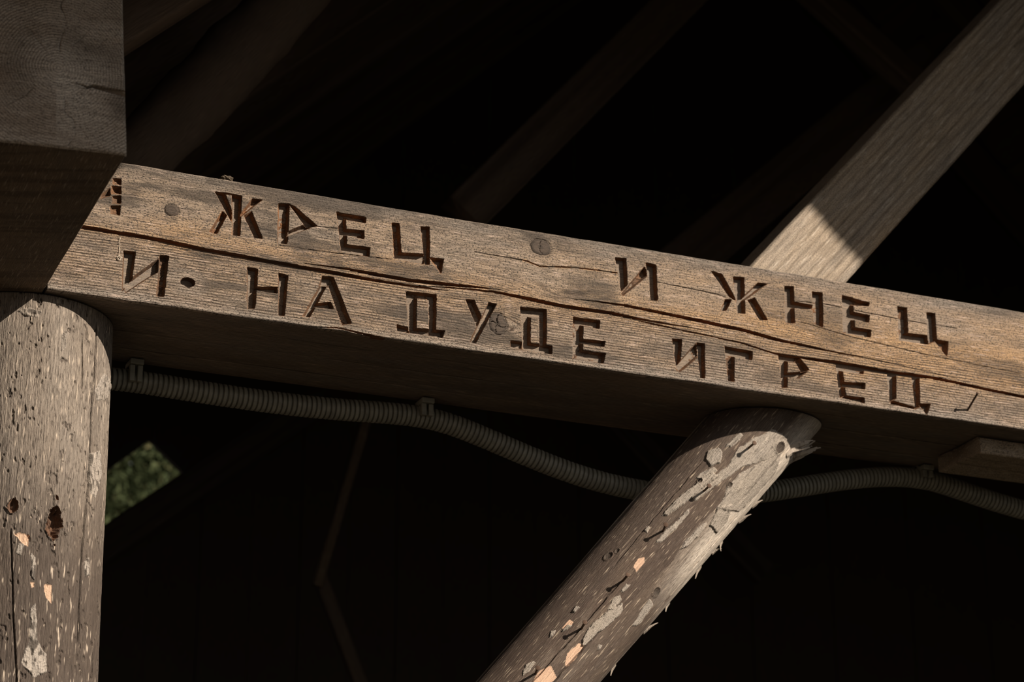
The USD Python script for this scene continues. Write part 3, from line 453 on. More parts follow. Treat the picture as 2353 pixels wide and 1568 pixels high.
kk = np.arange(nl); f = np.vstack([f, np.stack([kk, np.full(nl, c0), (kk+1) % nl], 1), np.stack([c0-nl+kk, c0-nl+(kk+1) % nl, np.full(nl, c0+1)], 1)])
if trimesh.Trimesh(v, f, process=False).volume < 0: f = f[:, ::-1]
pad2 = lambda a: np.concatenate([a.ravel(), [0, 0]])
tone = np.stack([pad2(ring*0.45), pad2(0.35+0.5*fbm(BX*3, Y*16, 0.3, 2, 126)+0.5*sstep(Y, 0.27, 0.31)), pad2(np.clip(dk+0.25*sstep(fbm(BX*5, Y*30, 0.1, 2, 127), 0.05, 0.3), 0, 0.9))], 1)
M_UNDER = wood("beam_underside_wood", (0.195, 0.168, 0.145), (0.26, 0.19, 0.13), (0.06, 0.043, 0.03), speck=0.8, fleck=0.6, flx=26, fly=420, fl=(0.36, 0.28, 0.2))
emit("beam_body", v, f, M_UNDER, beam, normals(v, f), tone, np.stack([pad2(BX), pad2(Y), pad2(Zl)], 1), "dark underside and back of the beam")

# a nail: shank along n with a flat head
def nail(parent, root, n, length, r=0.0021, hr=0.0046, bend=None, label=None):
    n = np.array(n, float); n /= np.linalg.norm(n); a = np.cross(n, [0.3, 0.2, 0.9]); a /= np.linalg.norm(a); b = np.cross(n, a)
    prof = [(-0.006, r), (length-0.0016, r), (length-0.0014, hr*0.92), (length-0.0007, hr), (length, hr*0.9), (length+0.0003, hr*0.4)]
    th = np.arange(14)*2*math.pi/14; rows = [np.array(root)+n*s+q*(np.cos(th)[:, None]*a+np.sin(th)[:, None]*b) for s, q in prof]
    v = np.vstack(rows+[np.array(root)+n*(length+0.0004), np.array(root)-n*0.006]); f = grid_faces(len(prof), 14, True); k = np.arange(14); m = len(prof)*14
    f = np.vstack([f, np.stack([m-14+k, np.full(14, m), m-14+(k+1) % 14], 1)[:, ::-1], np.stack([k, np.full(14, m+1), (k+1) % 14], 1)])
    if trimesh.Trimesh(v, f, process=False).volume < 0: f = f[:, ::-1]
    emit("nail", v, f, M_NAIL, parent, None, label=label)
nail(beam, (1.7918, 0.0, ZB+0.0237), np.array([0.0015, -0.035, 0.0238]), 0.0423, r=0.0019, hr=0.0034, label="dark nail sticking out near the last letters")

# ------------------------------------------------------------------ wall plate whose sawn end shows top left
plate = thing("wall_plate", "thick square timber with a sawn end of growth rings, jutting out over the log post", "beam")
ax_ = np.arange(-0.34, 0.0001, 0.0011); az = np.arange(0, 0.3601, 0.0011)
AX, AZ = np.meshgrid(ax_, az, indexing="ij")
px_, pz_ = -0.097, 0.123
dx, dz = AX-px_, AZ-pz_; th = np.arctan2(dz, dx); rad = np.sqrt(dx*dx+dz*dz)
rw = rad*(1+0.10*fbm(np.cos(th)*2, np.sin(th)*2, 0.5, 2, 130))+0.002*fbm(AX*30, AZ*30, 0.2, 2, 131)
rg = sstep((rw/0.0042) % 1.0, 0.45, 0.8)*(1-sstep((rw/0.0042) % 1.0, 0.85, 1.0))*np.clip(0.8+0.9*fbm(AX*14, AZ*14, 2.2, 2, 132), 0, 1)
saw = fbm((AX+0.5*AZ)*320, (AZ-0.5*AX)*9, 0.3, 2, 133)
d = 0.0006*rg+0.0008*(0.5+saw)+0.0015*fbm(AX*12, AZ*12, 0.8, 2, 134)
dk = np.clip(0.5*sstep(fbm(AX*13, AZ*13, 4.1, 3, 135), 0.03, 0.25)+0.35*np.exp(-((AX+0.155)/0.03)**2-((AZ-0.12)/0.06)**2), 0, 0.7)
dk *= 1-0.9*np.exp(-(rad/0.055)**2)
p = np.array([(-0.085, 0.1035, 0.0004), (-0.0614, 0.1005, 0.001), (-0.055, 0.0975, 0.0016), (-0.048, 0.101, 0.0024), (-0.03, 0.098, 0.0032), (-0.005, 0.0955, 0.0045), (0.01, 0.094, 0.005)])
zc = np.interp(ax_, p[:, 0], p[:, 1], left=-9); hw = np.interp(ax_, p[:, 0], p[:, 2])[:, None]
q = np.abs(AZ-zc[:, None]); d = np.maximum(d, np.clip((hw-q)/0.0008, 0, 1)*np.minimum(0.03, hw*9)); dk = np.maximum(dk, 0.5*(q < hw))
for a, r0, r1 in ((2.2, 0.03, 0.08), (1.05, 0.035, 0.10), (-1.45, 0.05, 0.12), (1.45, 0.02, 0.14), (0.7, 0.05, 0.09), (-2.4, 0.05, 0.1), (2.9, 0.04, 0.1)):
    e = np.exp(-((np.angle(np.exp(1j*(th-a+0.7*fbm(rad*30, a, 0.3, 2, 139))))*rad)/0.0006)**2)*np.clip(0.5+2*fbm(AX*50, AZ*50, 0.3, 2, 145), 0, 1)*(rad > r0)*(rad < r1); d = d+0.004*e; dk = np.maximum(dk, 0.85*e)
for qd in (AZ, -AX): d = d+np.where(qd < 0.005, 0.005-np.sqrt(np.maximum(0.005**2-(0.005-qd)**2, 0)), 0)
xr = -0.085*AZ
ED = np.stack([AX+xr*(1+AX/0.34)+0.0015*fbm(AZ*60, 0.2, 0.6, 2, 136)*(AX > -0.01), -0.5556-0.13*AX+d, ZB+AZ+0.002*fbm(AX*60, 0.2, 3.6, 2, 137)*(AZ < 0.01)], -1)
v = ED.reshape(-1, 3); f = grid_faces(len(ax_), len(az)); k = len(f)//2
if np.cross(v[f[k, 1]]-v[f[k, 0]], v[f[k, 2]]-v[f[k, 0]])[1] > 0: f = f[:, ::-1]
wm = np.clip(0.35+0.9*fbm(AX*7, AZ*7, 1.1, 2, 138)+0.3*np.exp(-((AZ-0.06)/0.05)**2)*(AX < -0.1)-0.35*np.exp(-(rad/0.05)**2), 0, 1)
emit("end_grain", v, f, M_END, plate, normals(v, f), np.stack([rg*0.75, wm, dk], -1).reshape(-1, 3), np.stack([AX, AZ, d], -1).reshape(-1, 3), "sawn end with growth rings and a radial split")
bys = np.concatenate([np.arange(-0.5556+0.003, 0.3, 0.005), np.arange(0.35, YB-0.05, 0.1)])
lp = [(x, 0.0) for x in np.arange(-0.002, -0.338, -0.004)]+[(-0.34, z) for z in np.linspace(0.004, 0.356, 12)]+[(x, 0.36) for x in np.linspace(-0.336, -0.034, 10)]+[(-0.085*z, z) for z in np.linspace(0.356, 0.004, 24)]
lp = np.array(lp); nl = len(lp); BY, K = np.meshgrid(bys, np.arange(nl), indexing="ij"); A, B = lp[K, 0], lp[K, 1]
sk = np.clip(1-(BY+0.5526)/0.25, 0, 1); und = (B < 0.002)*1.0
st = fbm((BY+0.35*A)*130, (A-0.35*BY)*7, 0.2, 2, 140)
up = und*(0.0016*st+0.004*fbm(BY*6, A*14, 0.3, 2, 141)+0.002)
v = np.stack([A-0.0012*fbm(BY*20, B*40, 0.3, 2, 142), BY-0.13*A*sk, ZB+B+np.clip(up, 0, 1)], -1).reshape(-1, 3); f = grid_faces(len(bys), nl, True); c0 = len(v)
v = np.vstack([v, v[:nl].mean(0)+[0, 0.012, 0], v[-nl:].mean(0)]); kk = np.arange(nl)
f = np.vstack([f, np.stack([kk, np.full(nl, c0), (kk+1) % nl], 1), np.stack([c0-nl+kk, c0-nl+(kk+1) % nl, np.full(nl, c0+1)], 1)])
if trimesh.Trimesh(v, f, process=False).volume < 0: f = f[:, ::-1]
tone = np.stack([pad2(0.5*sstep(st, 0.0, 0.2)*und), pad2(0.4+0.5*fbm(BY*4, A*10, 0.2, 2, 143)), pad2(0.25*sstep(fbm(BY*8, A*20, 0.1, 2, 144), 0, 0.25))], 1)
emit("plate_body", v, f, M_TIMBER, plate, normals(v, f), tone, np.stack([pad2(BY), pad2(A), pad2(B)], 1), "dark underside with slanting saw marks")

# ------------------------------------------------------------------ logs
class Log:
    """A log: axis from o along d; s runs from the top, th from e1 (towards the viewer) to e2."""
    def __init__(self, o, d, e1, e2, rfun, s, th, ztop):
        self.o, self.d, self.e1, self.e2, self.rfun = [np.asarray(q, float) for q in (o, d, e1, e2)]+[rfun]
        S, T = np.meshgrid(s, th, indexing="ij")
        if self.d[2] > -0.999:                                   # cut level under the beam
            drop = rfun(0)*(np.sin(T)*self.e2[2]); s0 = (self.o[2]+drop-ztop)/(-self.d[2])
            S = S+s0*np.clip(1-S/0.30, 0, 1)
        self.S, self.T, self.disp = S, T, np.zeros_like(S)
        self.tone = np.zeros(S.shape+(3,)); self.part = np.zeros(S.shape, np.int32); self.names = []
    def at(self, s, th, lift=0.0):
        s, th = np.asarray(s, float), np.asarray(th, float)
        return self.o+s[..., None]*self.d+(self.rfun(s)+lift)[..., None]*(np.cos(th)[..., None]*self.e1+np.sin(th)[..., None]*self.e2)
    def normal(self, th): return math.cos(th)*self.e1+math.sin(th)*self.e2
    def build(self, parent):
        v = self.at(self.S, self.T, self.disp).reshape(-1, 3); nr, nc = self.S.shape; f = grid_faces(nr, nc, True)
        P = self.part; Pn = np.roll(P, -1, 1); pf = np.repeat(np.maximum.reduce([P[:-1], Pn[:-1], P[1:], Pn[1:]]).ravel(), 2)
        a0 = len(v); v = np.vstack([v, v[:nc].mean(0), v[-nc:].mean(0)]); k = np.arange(nc)
        f = np.vstack([f, np.stack([k, np.full(nc, a0), (k+1) % nc], 1), np.stack([a0-nc+k, a0-nc+(k+1) % nc, np.full(nc, a0+1)], 1)])
        pf = np.concatenate([pf, np.zeros(2*nc, np.int32)])
        if trimesh.Trimesh(v, f, process=False).volume < 0: f = f[:, ::-1]
        tone = np.vstack([self.tone.reshape(-1, 3), np.zeros((2, 3))]); arc = self.T*0.1
        grain = np.vstack([np.stack([self.S, arc, self.disp], -1).reshape(-1, 3), np.zeros((2, 3))])
        emit_split(pf, self.names, v, f, parent, tone, grain)
def angles(a, b, step): return np.concatenate([np.arange(a, b, step), np.linspace(b, a+2*math.pi, 26)[:-1]])

# log brace
bd = np.array([-0.661, 0, -0.7505]); bd /= np.linalg.norm(bd); be2 = np.array([-bd[2], 0, bd[0]])
rl_ = lambda s: np.asarray(0.091-0.011*np.clip(np.asarray(s, float), 0, 0.9))
brace = thing("log_brace", "peeling round log brace with nails, leaning up to the underside of the carved beam", "brace")
B_ = Log((1.427, 0.16, 3.0), bd, (0, -1, 0), be2, rl_, np.concatenate([np.arange(0, 0.86, 0.0014), np.arange(0.9, 1.78, 0.08)]), angles(-1.45, 1.75, 0.0098), ZB-0.002)
S, T = B_.S, B_.T; fine = ((T > -1.5) & (T < 1.8))*1.0
Sw = S+0.007*fbm(S*60, T*7, 0.5, 3, 150); Tw = T+0.05*fbm(S*60, T*7, 8.5, 3, 151)
B_.names = [("trunk", M_LOG, None)]
B_.disp += 0.004*fbm(S*4, T*1.2, 0.3, 2, 152)+fine*(0.0009*fbm(S*25, T*40, 0.3, 2, 153)+0.0005*fbm(S*80, T*110, 0.3, 2, 154))
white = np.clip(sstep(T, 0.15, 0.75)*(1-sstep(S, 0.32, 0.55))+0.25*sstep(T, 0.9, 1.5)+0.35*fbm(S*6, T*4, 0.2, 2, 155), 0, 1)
dark = np.clip(0.30*sstep(fbm(S*9, T*6, 2.2, 3, 156), 0.02, 0.25)+0.45*(1-sstep(T, -0.9, -0.2))+0.25*sstep(S, 0.3, 0.6), 0, 0.8)  # left side's weaker light is painted in as a darker tone
for poly in DARK: dark = np.where(inside(Sw, Tw, poly), np.maximum(dark, 0.55+0.5*fbm(S*30, T*30, 0.7, 2, 159)), dark)
pink = np.zeros_like(S)
pid = np.zeros(S.shape, np.int32)
for k, poly in enumerate(PINK): q = inside(Sw, Tw, poly); pink[q] = 1.0; pid[q] = k+1
dark *= 1-pink; white *= 1-0.9*(dark > 0.4)
Sj = S+0.011*fbm(S*75, T*9, 1.5, 3, 157); Tj = T+0.075*fbm(S*75, T*9, 4.5, 3, 158)
for k, poly in enumerate(FLAKES):
    m = inside(Sj, Tj, poly); lift = 0.0016+0.0012*(k % 3 == 0)
    B_.disp += np.where(m, lift+0.0016*fbm(S*70, T*12, k*1.3, 3, 160), 0); B_.part[m] = len(B_.names); B_.names.append(("bark_flake", M_BARK, "pale grey bark flake left on the log"))
    white = np.where(m, 0.15, white); dark = np.where(m, 0.12+0.5*sstep(fbm(S*60, T*20, 3.3, 2, 161), 0.1, 0.3), dark)
for c, th0, s0, s1, w in ((0, 0.10, 0.60, 0.86, 0.0012), (1, -0.25, 0.50, 0.80, 0.0008), (2, 0.62, 0.05, 0.22, 0.0018), (3, 0.9, 0.22, 0.5, 0.0009), (4, -0.62, 0.2, 0.5, 0.0006)):
    tc = th0+0.10*fbm(S*7, 0.1, c*2.0, 2, 170+c)+0.03*fbm(S*60, 0.1, c*2.0, 2, 175+c); e = np.exp(-((T-tc)*0.088/w)**2)*sstep(S, s0, s0+0.03)*(1-sstep(S, s1-0.03, s1))
    B_.disp -= 0.006*e; dark = np.maximum(dark, 0.8*e)
for (sk_, tk, r0) in [(*q, 0.007) for q in LKNOTS[:2]]+[(LKNOTS[2][0], LKNOTS[2][1], 0.009)]+[(*q, 0.004) for q in LKNOTS[3:]]:
    rr = np.sqrt(((S-sk_)/(r0*1.35))**2+((T-tk)*0.088/r0)**2); m = rr < 1
    B_.disp += np.where(rr < 1.6, 0.0015*np.exp(-((rr-1.1)/0.25)**2), 0)-0.0012*m*(1-rr)+0.002*m*fbm(S*200, T*40, 0.6, 2, 163); dark = np.where(m, 0.45+0.4*sstep(np.sin(rr*12), 0, 0.8), dark)
    B_.part[m] = len(B_.names); B_.names.append(("knot", M_KNOT, "small knot in the log"))
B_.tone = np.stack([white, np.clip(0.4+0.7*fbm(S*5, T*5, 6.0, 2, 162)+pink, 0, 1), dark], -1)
M_PEEL = wood("peeled_wood", (0.55, 0.38, 0.27), (0.62, 0.42, 0.30), (0.40, 0.28, 0.2), speck=0.35, fleck=0.1)
for k in range(len(PINK)):
    B_.part[(pid == k+1) & (B_.part == 0)] = len(B_.names); B_.names.append(("peeled_patch", M_PEEL, "peach coloured patch of bare wood"))
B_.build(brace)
for k, (s, th) in enumerate(NAILS):
    n = B_.normal(th); root = B_.at(s, th, -0.001)
    nail(brace, root, n+0.06*bd*((k % 3)-1)+0.08*be2*((k % 2)-0.5), 0.028, label="rusty nail with a flat head driven into the log")
def shard(parent, name, p, d, n, L, w, t, curl, mat, seed, label):
    """A thin curled splinter: a strip with thickness, bending away along n."""
    d = np.array(d, float); d /= np.linalg.norm(d); n = np.array(n, float); n -= (n@d)*d; n /= np.linalg.norm(n); b = np.cross(d, n)
    u = np.linspace(0, 1, 10); wv = w*np.clip(1.1-u, 0.1, 0.8)*(1+0.6*fbm(u*2.5, seed, 0.3, 2, seed)); c = np.array(p)+u[:, None]*L*d+(curl*u*u)[:, None]*n
    rows = [np.stack([c[i]-b*wv[i], c[i]-n*t*0.3, c[i]+b*wv[i], c[i]+n*t]) for i in range(10)]
    v = np.vstack(rows+[c[:1], c[-1:]]); f = grid_faces(10, 4, True); k = np.arange(4)
    f = np.vstack([f, np.stack([k, np.full(4, 40), (k+1) % 4], 1), np.stack([36+k, 36+(k+1) % 4, np.full(4, 41)], 1)])
    if trimesh.Trimesh(v, f, process=False).volume < 0: f = f[:, ::-1]
    emit(name, v, f, mat, parent, None, np.tile([0.6, 0.4, 0.0], (42, 1)), np.vstack([np.repeat(np.stack([u*L, u*0, u*0], 1), 4, 0), [[0, 0, 0], [L, 0, 0]]])+seed, label=label)
rng = np.random.default_rng(5)
for k, (s, th, L, cu) in enumerate([(0.2156, 1.22, 0.030, 0.010), (0.262, 1.38, 0.022, 0.014), (0.165, 1.32, 0.026, 0.006), (0.33, 1.42, 0.03, 0.006), (0.517, 1.34, 0.034, 0.009), (0.60, 1.40, 0.025, 0.006), (0.70, 1.38, 0.03, 0.007), (0.43, 1.45, 0.022, 0.006), (0.295, 1.40, 0.02, 0.01)]):
    shard(brace, "bark_strip", B_.at(s, th, -0.0005), bd*(1 if k % 2 else -1)+0.15*be2, 0.75*B_.normal(th)+np.array([0, -0.8, 0]), L, 0.006, 0.0018, cu*0.6, M_BARK, 300+k, "loose curled strip of pale bark at the log's edge")
for k in range(22):
    th = rng.uniform(0.75, 1.65); s0 = 0.052-0.085*math.sin(th)+rng.uniform(0.0, 0.035)
    p = B_.at(s0+0.03, th, rng.uniform(-0.003, 0.002))
    d_ = -bd+be2*rng.uniform(0.05, 0.55)+np.array([0, -0.3, 0])*rng.uniform(-0.3, 1)
    shard(brace, "splinter", p, d_, B_.normal(th), rng.uniform(0.030, 0.055), rng.uniform(0.004, 0.010), 0.0022, rng.uniform(-0.002, 0.006), M_LOG, 400+k, "ragged splinter at the log's torn top")

# log post
post = thing("log_post", "thick upright log post with flaking bark, standing under the beam at the left edge", "post")
rp_ = lambda s: np.asarray(0.1435+0.020*np.clip(np.asarray(s, float), 0, 0.8)+0.006*np.clip(np.asarray(s, float)-0.8, 0, 3))
P_ = Log((0.003, 0.165, 2.9985), (0, 0, -1), (0, -1, 0), (1, 0, 0), rp_, np.concatenate([np.arange(0, 0.70, 0.0014), np.arange(0.75, 2.99, 0.12), [3.0]]), angles(-0.95, 1.65, 0.0066), 9)
S, T = P_.S, P_.T; fine = ((T > -1.0) & (T < 1.7))*1.0
Sw = S+0.008*fbm(S*60, T*9, 0.5, 3, 180); Tw = T+0.04*fbm(S*60, T*9, 8.5, 3, 181)
P_.names = [("trunk", M_POST, None)]
P_.disp += 0.005*fbm(S*3, T*1.5, 0.3, 2, 182)+fine*(0.0012*fbm(S*22, T*45, 0.3, 2, 183)+0.0007*fbm(S*90, T*130, 0.3, 2, 184))
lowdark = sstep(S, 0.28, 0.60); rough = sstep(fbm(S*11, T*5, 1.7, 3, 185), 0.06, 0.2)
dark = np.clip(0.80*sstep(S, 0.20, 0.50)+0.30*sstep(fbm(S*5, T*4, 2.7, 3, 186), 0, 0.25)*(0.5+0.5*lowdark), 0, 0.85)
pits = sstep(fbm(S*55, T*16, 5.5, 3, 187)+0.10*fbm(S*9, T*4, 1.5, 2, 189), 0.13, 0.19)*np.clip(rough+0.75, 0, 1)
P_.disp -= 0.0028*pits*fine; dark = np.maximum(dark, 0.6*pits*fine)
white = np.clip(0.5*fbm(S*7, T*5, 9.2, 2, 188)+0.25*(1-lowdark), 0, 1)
for k, poly in enumerate(PBARK):
    m = inside(Sw, Tw, poly); P_.disp += np.where(m, 0.0016+0.005*fbm(S*60, T*22, k*2.2, 3, 190), 0); P_.part[m] = len(P_.names); P_.names.append(("bark_flake", M_BARK, "rough cracked bark patch on the post"))
    dark = np.where(m, 0.2+0.7*sstep(fbm(S*90, T*30, k*1.2, 2, 191), 0.05, 0.2), dark)
pink = np.zeros(S.shape, bool)
for poly in PPINK:
    q = inside(Sw, Tw, poly); pink |= q; P_.part[q] = len(P_.names); P_.names.append(("peeled_patch", M_PEEL, "peach coloured patch of bare wood"))
dark = np.where(pink, 0, dark); P_.disp -= 0.001*pink
for c, pts in enumerate(PCRACKS):
    p = np.array(pts); tc = np.interp(S, p[:, 0], p[:, 1])+0.012*fbm(S*40, 0.1, c*2.0, 2, 195+c); w = (0.0016, 0.0008, 0.0008, 0.0007)[c]
    e = np.exp(-((T-tc)*0.15/w)**2)*sstep(S, p[0, 0]-0.01, p[0, 0]+0.01)*(1-sstep(S, p[-1, 0]-0.01, p[-1, 0]+0.02)); P_.disp -= 0.008*e; dark = np.maximum(dark, 0.85*e)
for (sk_, tk, rs, rt, dp) in ((0.386, 0.284, 0.034, 0.0145, 0.016), (0.3678, -0.169, 0.011, 0.0085, 0.006)):
    rr = (np.abs((S-sk_)/rs)**1.5+np.abs((T-tk)*0.15/rt)**1.5)**0.667*(1+1.0*fbm(S*70, T*14, 0.9, 3, 199))+0.5*fbm(S*220, T*40, 0.9, 2, 198); m = rr < 1
    P_.disp += np.where(m, -dp*np.clip((1-rr)*2.2, 0, 1)+0.006*fbm(S*120, T*30, 2.9, 3, 200), 0.003*np.exp(-((rr-1.05)/0.15)**2)); P_.part[m] = len(P_.names)
    P_.names.append(("knot_hole", M_CRACK, "dark rotted knot hole in the post")); dark = np.where(m, 0.35+0.6*fbm(S*90, T*22, 3.9, 2, 201), dark)
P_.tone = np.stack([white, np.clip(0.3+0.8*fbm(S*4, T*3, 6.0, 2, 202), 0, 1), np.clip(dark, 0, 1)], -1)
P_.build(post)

# ------------------------------------------------------------------ squared strut above the beam
strut = thing("squared_strut", "squared grey strut rising to the right behind the carved beam, its foot sunlit", "strut")
sd_ = np.array([1, 0, 1.118]); sd_ /= np.linalg.norm(sd_); se = np.array([sd_[2], 0, -sd_[0]])
ss = np.concatenate([np.arange(-0.02, 1.25, 0.003), np.arange(1.3, 4.3, 0.1)]); w_, h_ = 0.165, 0.15
lp = [(a, -h_/2) for a in np.linspace(-w_/2+0.004, w_/2-0.004, 110)]+[(w_/2, b) for b in np.linspace(-h_/2+0.004, h_/2-0.004, 24)]+[(a, h_/2) for a in np.linspace(w_/2-0.004, -w_/2+0.004, 8)]+[(-w_/2, b) for b in np.linspace(h_/2-0.004, -h_/2+0.004, 24)]
lp = np.array(lp); nl = len(lp); SS, K = np.meshgrid(ss, np.arange(nl), indexing="ij"); A, B = lp[K, 0], lp[K, 1]; fr = (B < -h_/2+0.001)*1.0
c_ = np.array([1.4560, 0.14+h_/2, ZB+H+0.004])
ring = ((A+0.012*fbm(SS*1.5, A*8, 0.2, 2, 210))/0.017) % 1.0; rg = sstep(ring, 0.5, 0.8)*(1-sstep(ring, 0.82, 1.0))
dd = fr*(0.0014*rg+0.0016*fbm(SS*20, A*230, 0.4, 2, 211)+0.004*fbm(SS*3, A*9, 0.3, 2, 212))
edge = 0.003*fbm(SS*14, np.sign(A), 0.3, 3, 213)*(np.abs(A) > w_/2-0.012)
base = c_+SS[..., None]*sd_
v = base+A[..., None]*se*(1+edge[..., None]*8)+(B+dd)[..., None]*np.array([0, 1, 0])
lvl = np.clip((0.03-(SS))/0.03, 0, 1)[..., None]
v[..., 2] = np.maximum(v[..., 2], ZB+H+0.0035)
v = v.reshape(-1, 3); f = grid_faces(len(ss), nl, True); c0 = len(v); v = np.vstack([v, v[:nl].mean(0), v[-nl:].mean(0)]); kk = np.arange(nl)
f = np.vstack([f, np.stack([kk, np.full(nl, c0), (kk+1) % nl], 1), np.stack([c0-nl+kk, c0-nl+(kk+1) % nl, np.full(nl, c0+1)], 1)])
if trimesh.Trimesh(v, f, process=False).volume < 0: f = f[:, ::-1]
tone = np.stack([pad2(rg*0.55*np.clip(0.7+fbm(SS*4, A*30, 0.3, 2, 214), 0, 1)), pad2(0.3+0.8*fbm(SS*3, A*14, 0.5, 2, 215)), pad2(0.35*sstep(fbm(SS*9, A*60, 0.5, 3, 216), 0.02, 0.25))], 1)
emit("strut_timber", v, f, M_STRUT, strut, normals(v, f), tone, np.stack([pad2(SS), pad2(A), pad2(B)], 1))

# ------------------------------------------------------------------ batten under the beam
bat = thing("batten", "short grey batten nailed under the beam at the right edge", "batten")
timber("batten_board", (1.8625, 0.144, ZB-0.0175), (2.75, 0.144, ZB-0.0175), (0, 0, 1), 0.142, 0.033, M_STRUT, bat, seed=220, step=0.006, nside=26, cham=0.002, rough=0.002)

# ------------------------------------------------------------------ corrugated conduit and its clips
cp = np.array(CONDUIT); cs = np.concatenate([[0], np.cumsum(np.linalg.norm(np.diff(cp, axis=0), axis=1))])
from scipy.interpolate import PchipInterpolator, UnivariateSpline
fx, fz = PchipInterpolator(cs, cp[:, 0]), UnivariateSpline(cs, cp[:, 1], s=2e-5)
PER, RO, RI = 0.0093, 0.0205, 0.0158
prof = [(0.0, RI), (0.24, RI), (0.31, RO*0.985), (0.37, RO), (0.86, RO), (0.92, RO*0.985), (0.99, RI)]
nper = int(cs[-1]/PER); st_, rr_ = [], []
for k in range(nper):
    for q, r in prof: st_.append((k+q)*PER); rr_.append(r-(0.0008 if k % 9 == 4 and 0.3 < q < 0.7 else 0))
st_ = np.array(st_); rr_ = np.array(rr_)[:, None, None]; cx, cz = fx(st_), fz(st_)
tx, tz = np.gradient(cx, st_), np.gradient(cz, st_); ln = np.hypot(tx, tz); nv = np.stack([-tz/ln, 0*tx, tx/ln], 1)
th = np.arange(36)*2*math.pi/36
v = np.stack([cx, np.full_like(cx, 0.302), cz], 1)[:, None]+rr_*(np.cos(th)[None, :, None]*nv[:, None]+np.sin(th)[None, :, None]*np.array([0, 1.0, 0]))
v = v.reshape(-1, 3); f = grid_faces(len(st_), 36, True)
if trimesh.Trimesh(v, f, process=False).volume < 0: f = f[:, ::-1]
a, b = meshkit.arrays(trimesh.Trimesh(v, f, process=False), 35)[:2]
usdkit.mesh(stage, numbered("/World", "corrugated_conduit"), trimesh.Trimesh(v, f, process=False), M_PLASTIC, smooth=40)
tag(stage.GetPrimAtPath("/World/corrugated_conduit"), "grey corrugated plastic conduit sagging along the back of the beam's underside", "conduit")
def rbox(lo, hi, r=0.0015):
    import manifold3d as m3
    lo, hi = np.array(lo, float), np.array(hi, float)
    pts = [(x, y, z) for x in (lo[0]+r, hi[0]-r) for y in (lo[1]+r, hi[1]-r) for z in (lo[2]+r, hi[2]-r)]
    return m3.Manifold.batch_hull([m3.Manifold.sphere(r, 8).translate(p) for p in pts])
where = ("leftmost grey plastic clip holding the conduit, beside the log post", "middle grey plastic clip holding the conduit under the letters", "grey plastic clip holding the conduit right of the log brace")
import manifold3d as m3
for k, (x, z) in enumerate(CLIPS):
    c = thing("conduit_clip", where[k], "clip", loc=(x, 0.302, z))
    top = ZB-z-0.001
    usdkit.mesh(stage, str(c.GetPath())+"/clip_foot", rbox((-0.0125, -0.036, top-0.010), (0.0125, 0.004, top)), M_PLASTIC, smooth=40)
    ring = m3.Manifold.cylinder(0.024, 0.0245, circular_segments=48, center=True)-m3.Manifold.cylinder(0.03, 0.0212, circular_segments=48, center=True)
    ring = ring.rotate((0, 90, 0))-rbox((-0.02, -0.04, -0.05), (0.02, 0.04, -0.004), 0.0005)
    usdkit.mesh(stage, str(c.GetPath())+"/cradle", ring, M_PLASTIC, smooth=40)
    for i, xx in enumerate((-0.0115, 0.0025)):
        a = rbox((xx, -0.0315, -0.006), (xx+0.0095, -0.0225, top-0.0105), 0.0012)
        usdkit.mesh(stage, str(c.GetPath())+"/clip_arm"+("_001" if i else ""), a, M_PLASTIC, smooth=40)

# ------------------------------------------------------------------ small things
rng = np.random.default_rng(8)
ball = trimesh.creation.icosphere(3, 0.0085); q = np.array(ball.vertices)
q *= (1+1.1*fbm(q[:, 0]*260, q[:, 1]*260, q[:, 2]*260, 3, 230))[:, None]*[1.25, 1.0, 0.75]
usdkit.mesh(stage, numbered("/World", "dirt_clump"), trimesh.Trimesh(q+[0.2985, 0.011, ZB+H+0.004], ball.faces, process=False), M_CLUMP, smooth=False)
tag(stage.GetPrimAtPath("/World/dirt_clump"), "small dark crumb of dirt on the beam's top edge above the first letters", "dirt")
def thread(name, pts, r, label, cat):
    p = np.array(pts, float); t = np.gradient(p, axis=0); t /= np.linalg.norm(t, axis=1, keepdims=True); a = np.cross(t, [0.1, 1, 0.2]); a /= np.linalg.norm(a, axis=1, keepdims=True); b = np.cross(t, a)
    th = np.arange(6)*math.pi/3; v = (p[:, None]+r*(np.cos(th)[None, :, None]*a[:, None]+np.sin(th)[None, :, None]*b[:, None])).reshape(-1, 3)
    return v, grid_faces(len(p), 6, True)
u = np.linspace(0, 1, 24); pts = np.stack([0.1163+0.0015*u+0.0006*np.sin(u*20), -0.0015-0.001*np.sin(u*9), ZB+0.1114-0.036*u], 1)
v1, f1 = thread("a", pts, 0.0003, "", ""); a = np.linspace(0, 2*math.pi, 20)
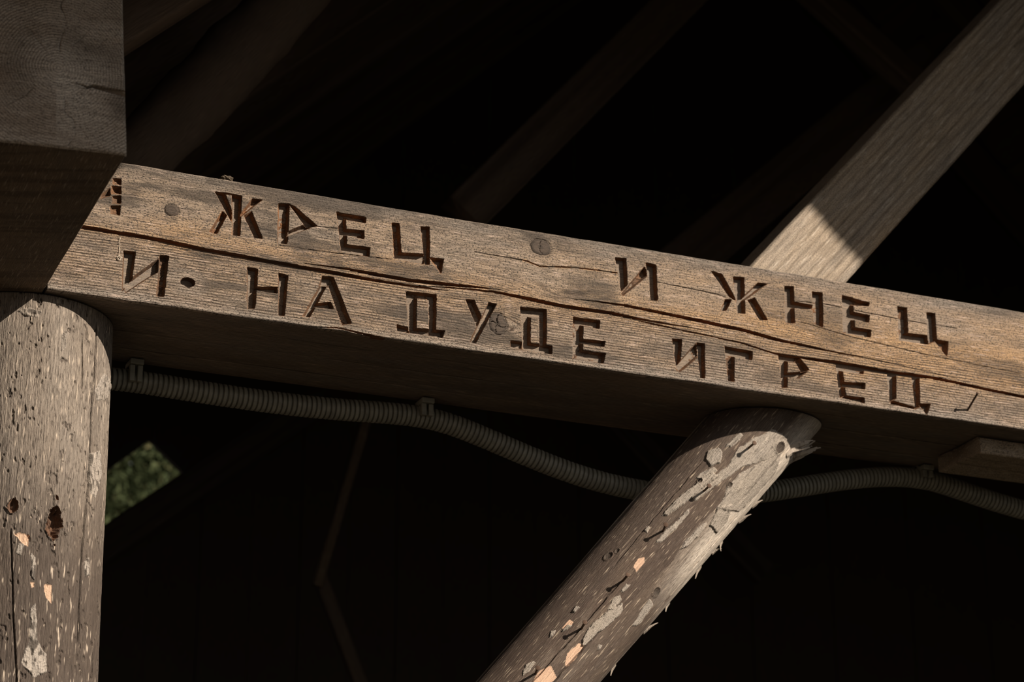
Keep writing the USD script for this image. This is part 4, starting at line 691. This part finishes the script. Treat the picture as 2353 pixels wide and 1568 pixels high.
v2, f2 = thread("b", np.stack([0.1178+0.0032*np.cos(a)*(1+0.3*np.sin(3*a)), -0.002+0*a, ZB+0.0735+0.0032*np.sin(a)], 1), 0.0005, "", "")
emit("cobweb_thread", np.vstack([v1, v2]), np.vstack([f1, f2+len(v1)]), M_WEB, label="fine pale cobweb thread with a tiny loop hanging on the beam at left", cat="cobweb")

# ------------------------------------------------------------------ trees beyond the gable opening
def tree(cx, cy, cz, rx, ry, rz, n, seed, label, ls=1.0):
    t = thing("tree", label, "tree", loc=(cx, cy, 0)); r = np.random.default_rng(seed)
    z = np.linspace(-0.05, cz+rz*0.6, 14); th = np.arange(10)*2*math.pi/10
    c = np.stack([0.15*np.sin(z*0.7+seed), 0.1*np.cos(z*0.9), z], 1); rad = 0.16*(1.05-z/z[-1]*0.8)
    v = (c[:, None]+rad[:, None, None]*np.stack([np.cos(th), np.sin(th), 0*th], 1)[None]).reshape(-1, 3)
    emit("trunk", v, grid_faces(14, 10, True), M_BARKT, t)
    d = r.normal(size=(n, 3)); d /= np.linalg.norm(d, axis=1, keepdims=True); p = d*(r.random((n, 1))**0.45)*[rx, ry, rz]
    p = p*(0.8+0.5*meshkit.noise(d*2.2, seed))[:, None]+[0, 0, cz]
    a = r.normal(size=(n, 3)); a /= np.linalg.norm(a, axis=1, keepdims=True); b = np.cross(a, r.normal(size=(n, 3))); b /= np.linalg.norm(b, axis=1, keepdims=True); s = r.uniform(0.025, 0.055, (n, 1))*ls
    nn = np.cross(a, b)*s*0.25
    v = np.stack([p-a*s, p-b*s*0.45+nn, p+a*s, p+b*s*0.45+nn], 1).reshape(-1, 3); q = np.arange(n)[:, None]*4
    emit("foliage", v, np.vstack([q+[0, 1, 2], q+[0, 2, 3]]), M_LEAF, t, kind="stuff")
tree(2.2, 11.5, 6.6, 2.6, 1.8, 2.6, 40000, 3, "sunlit green tree seen through the gap left of the dark wall")
tree(5.4, 17.5, 8.0, 3.6, 2.2, 4.0, 22000, 4, "darker green tree standing further behind the gap", 3.0)
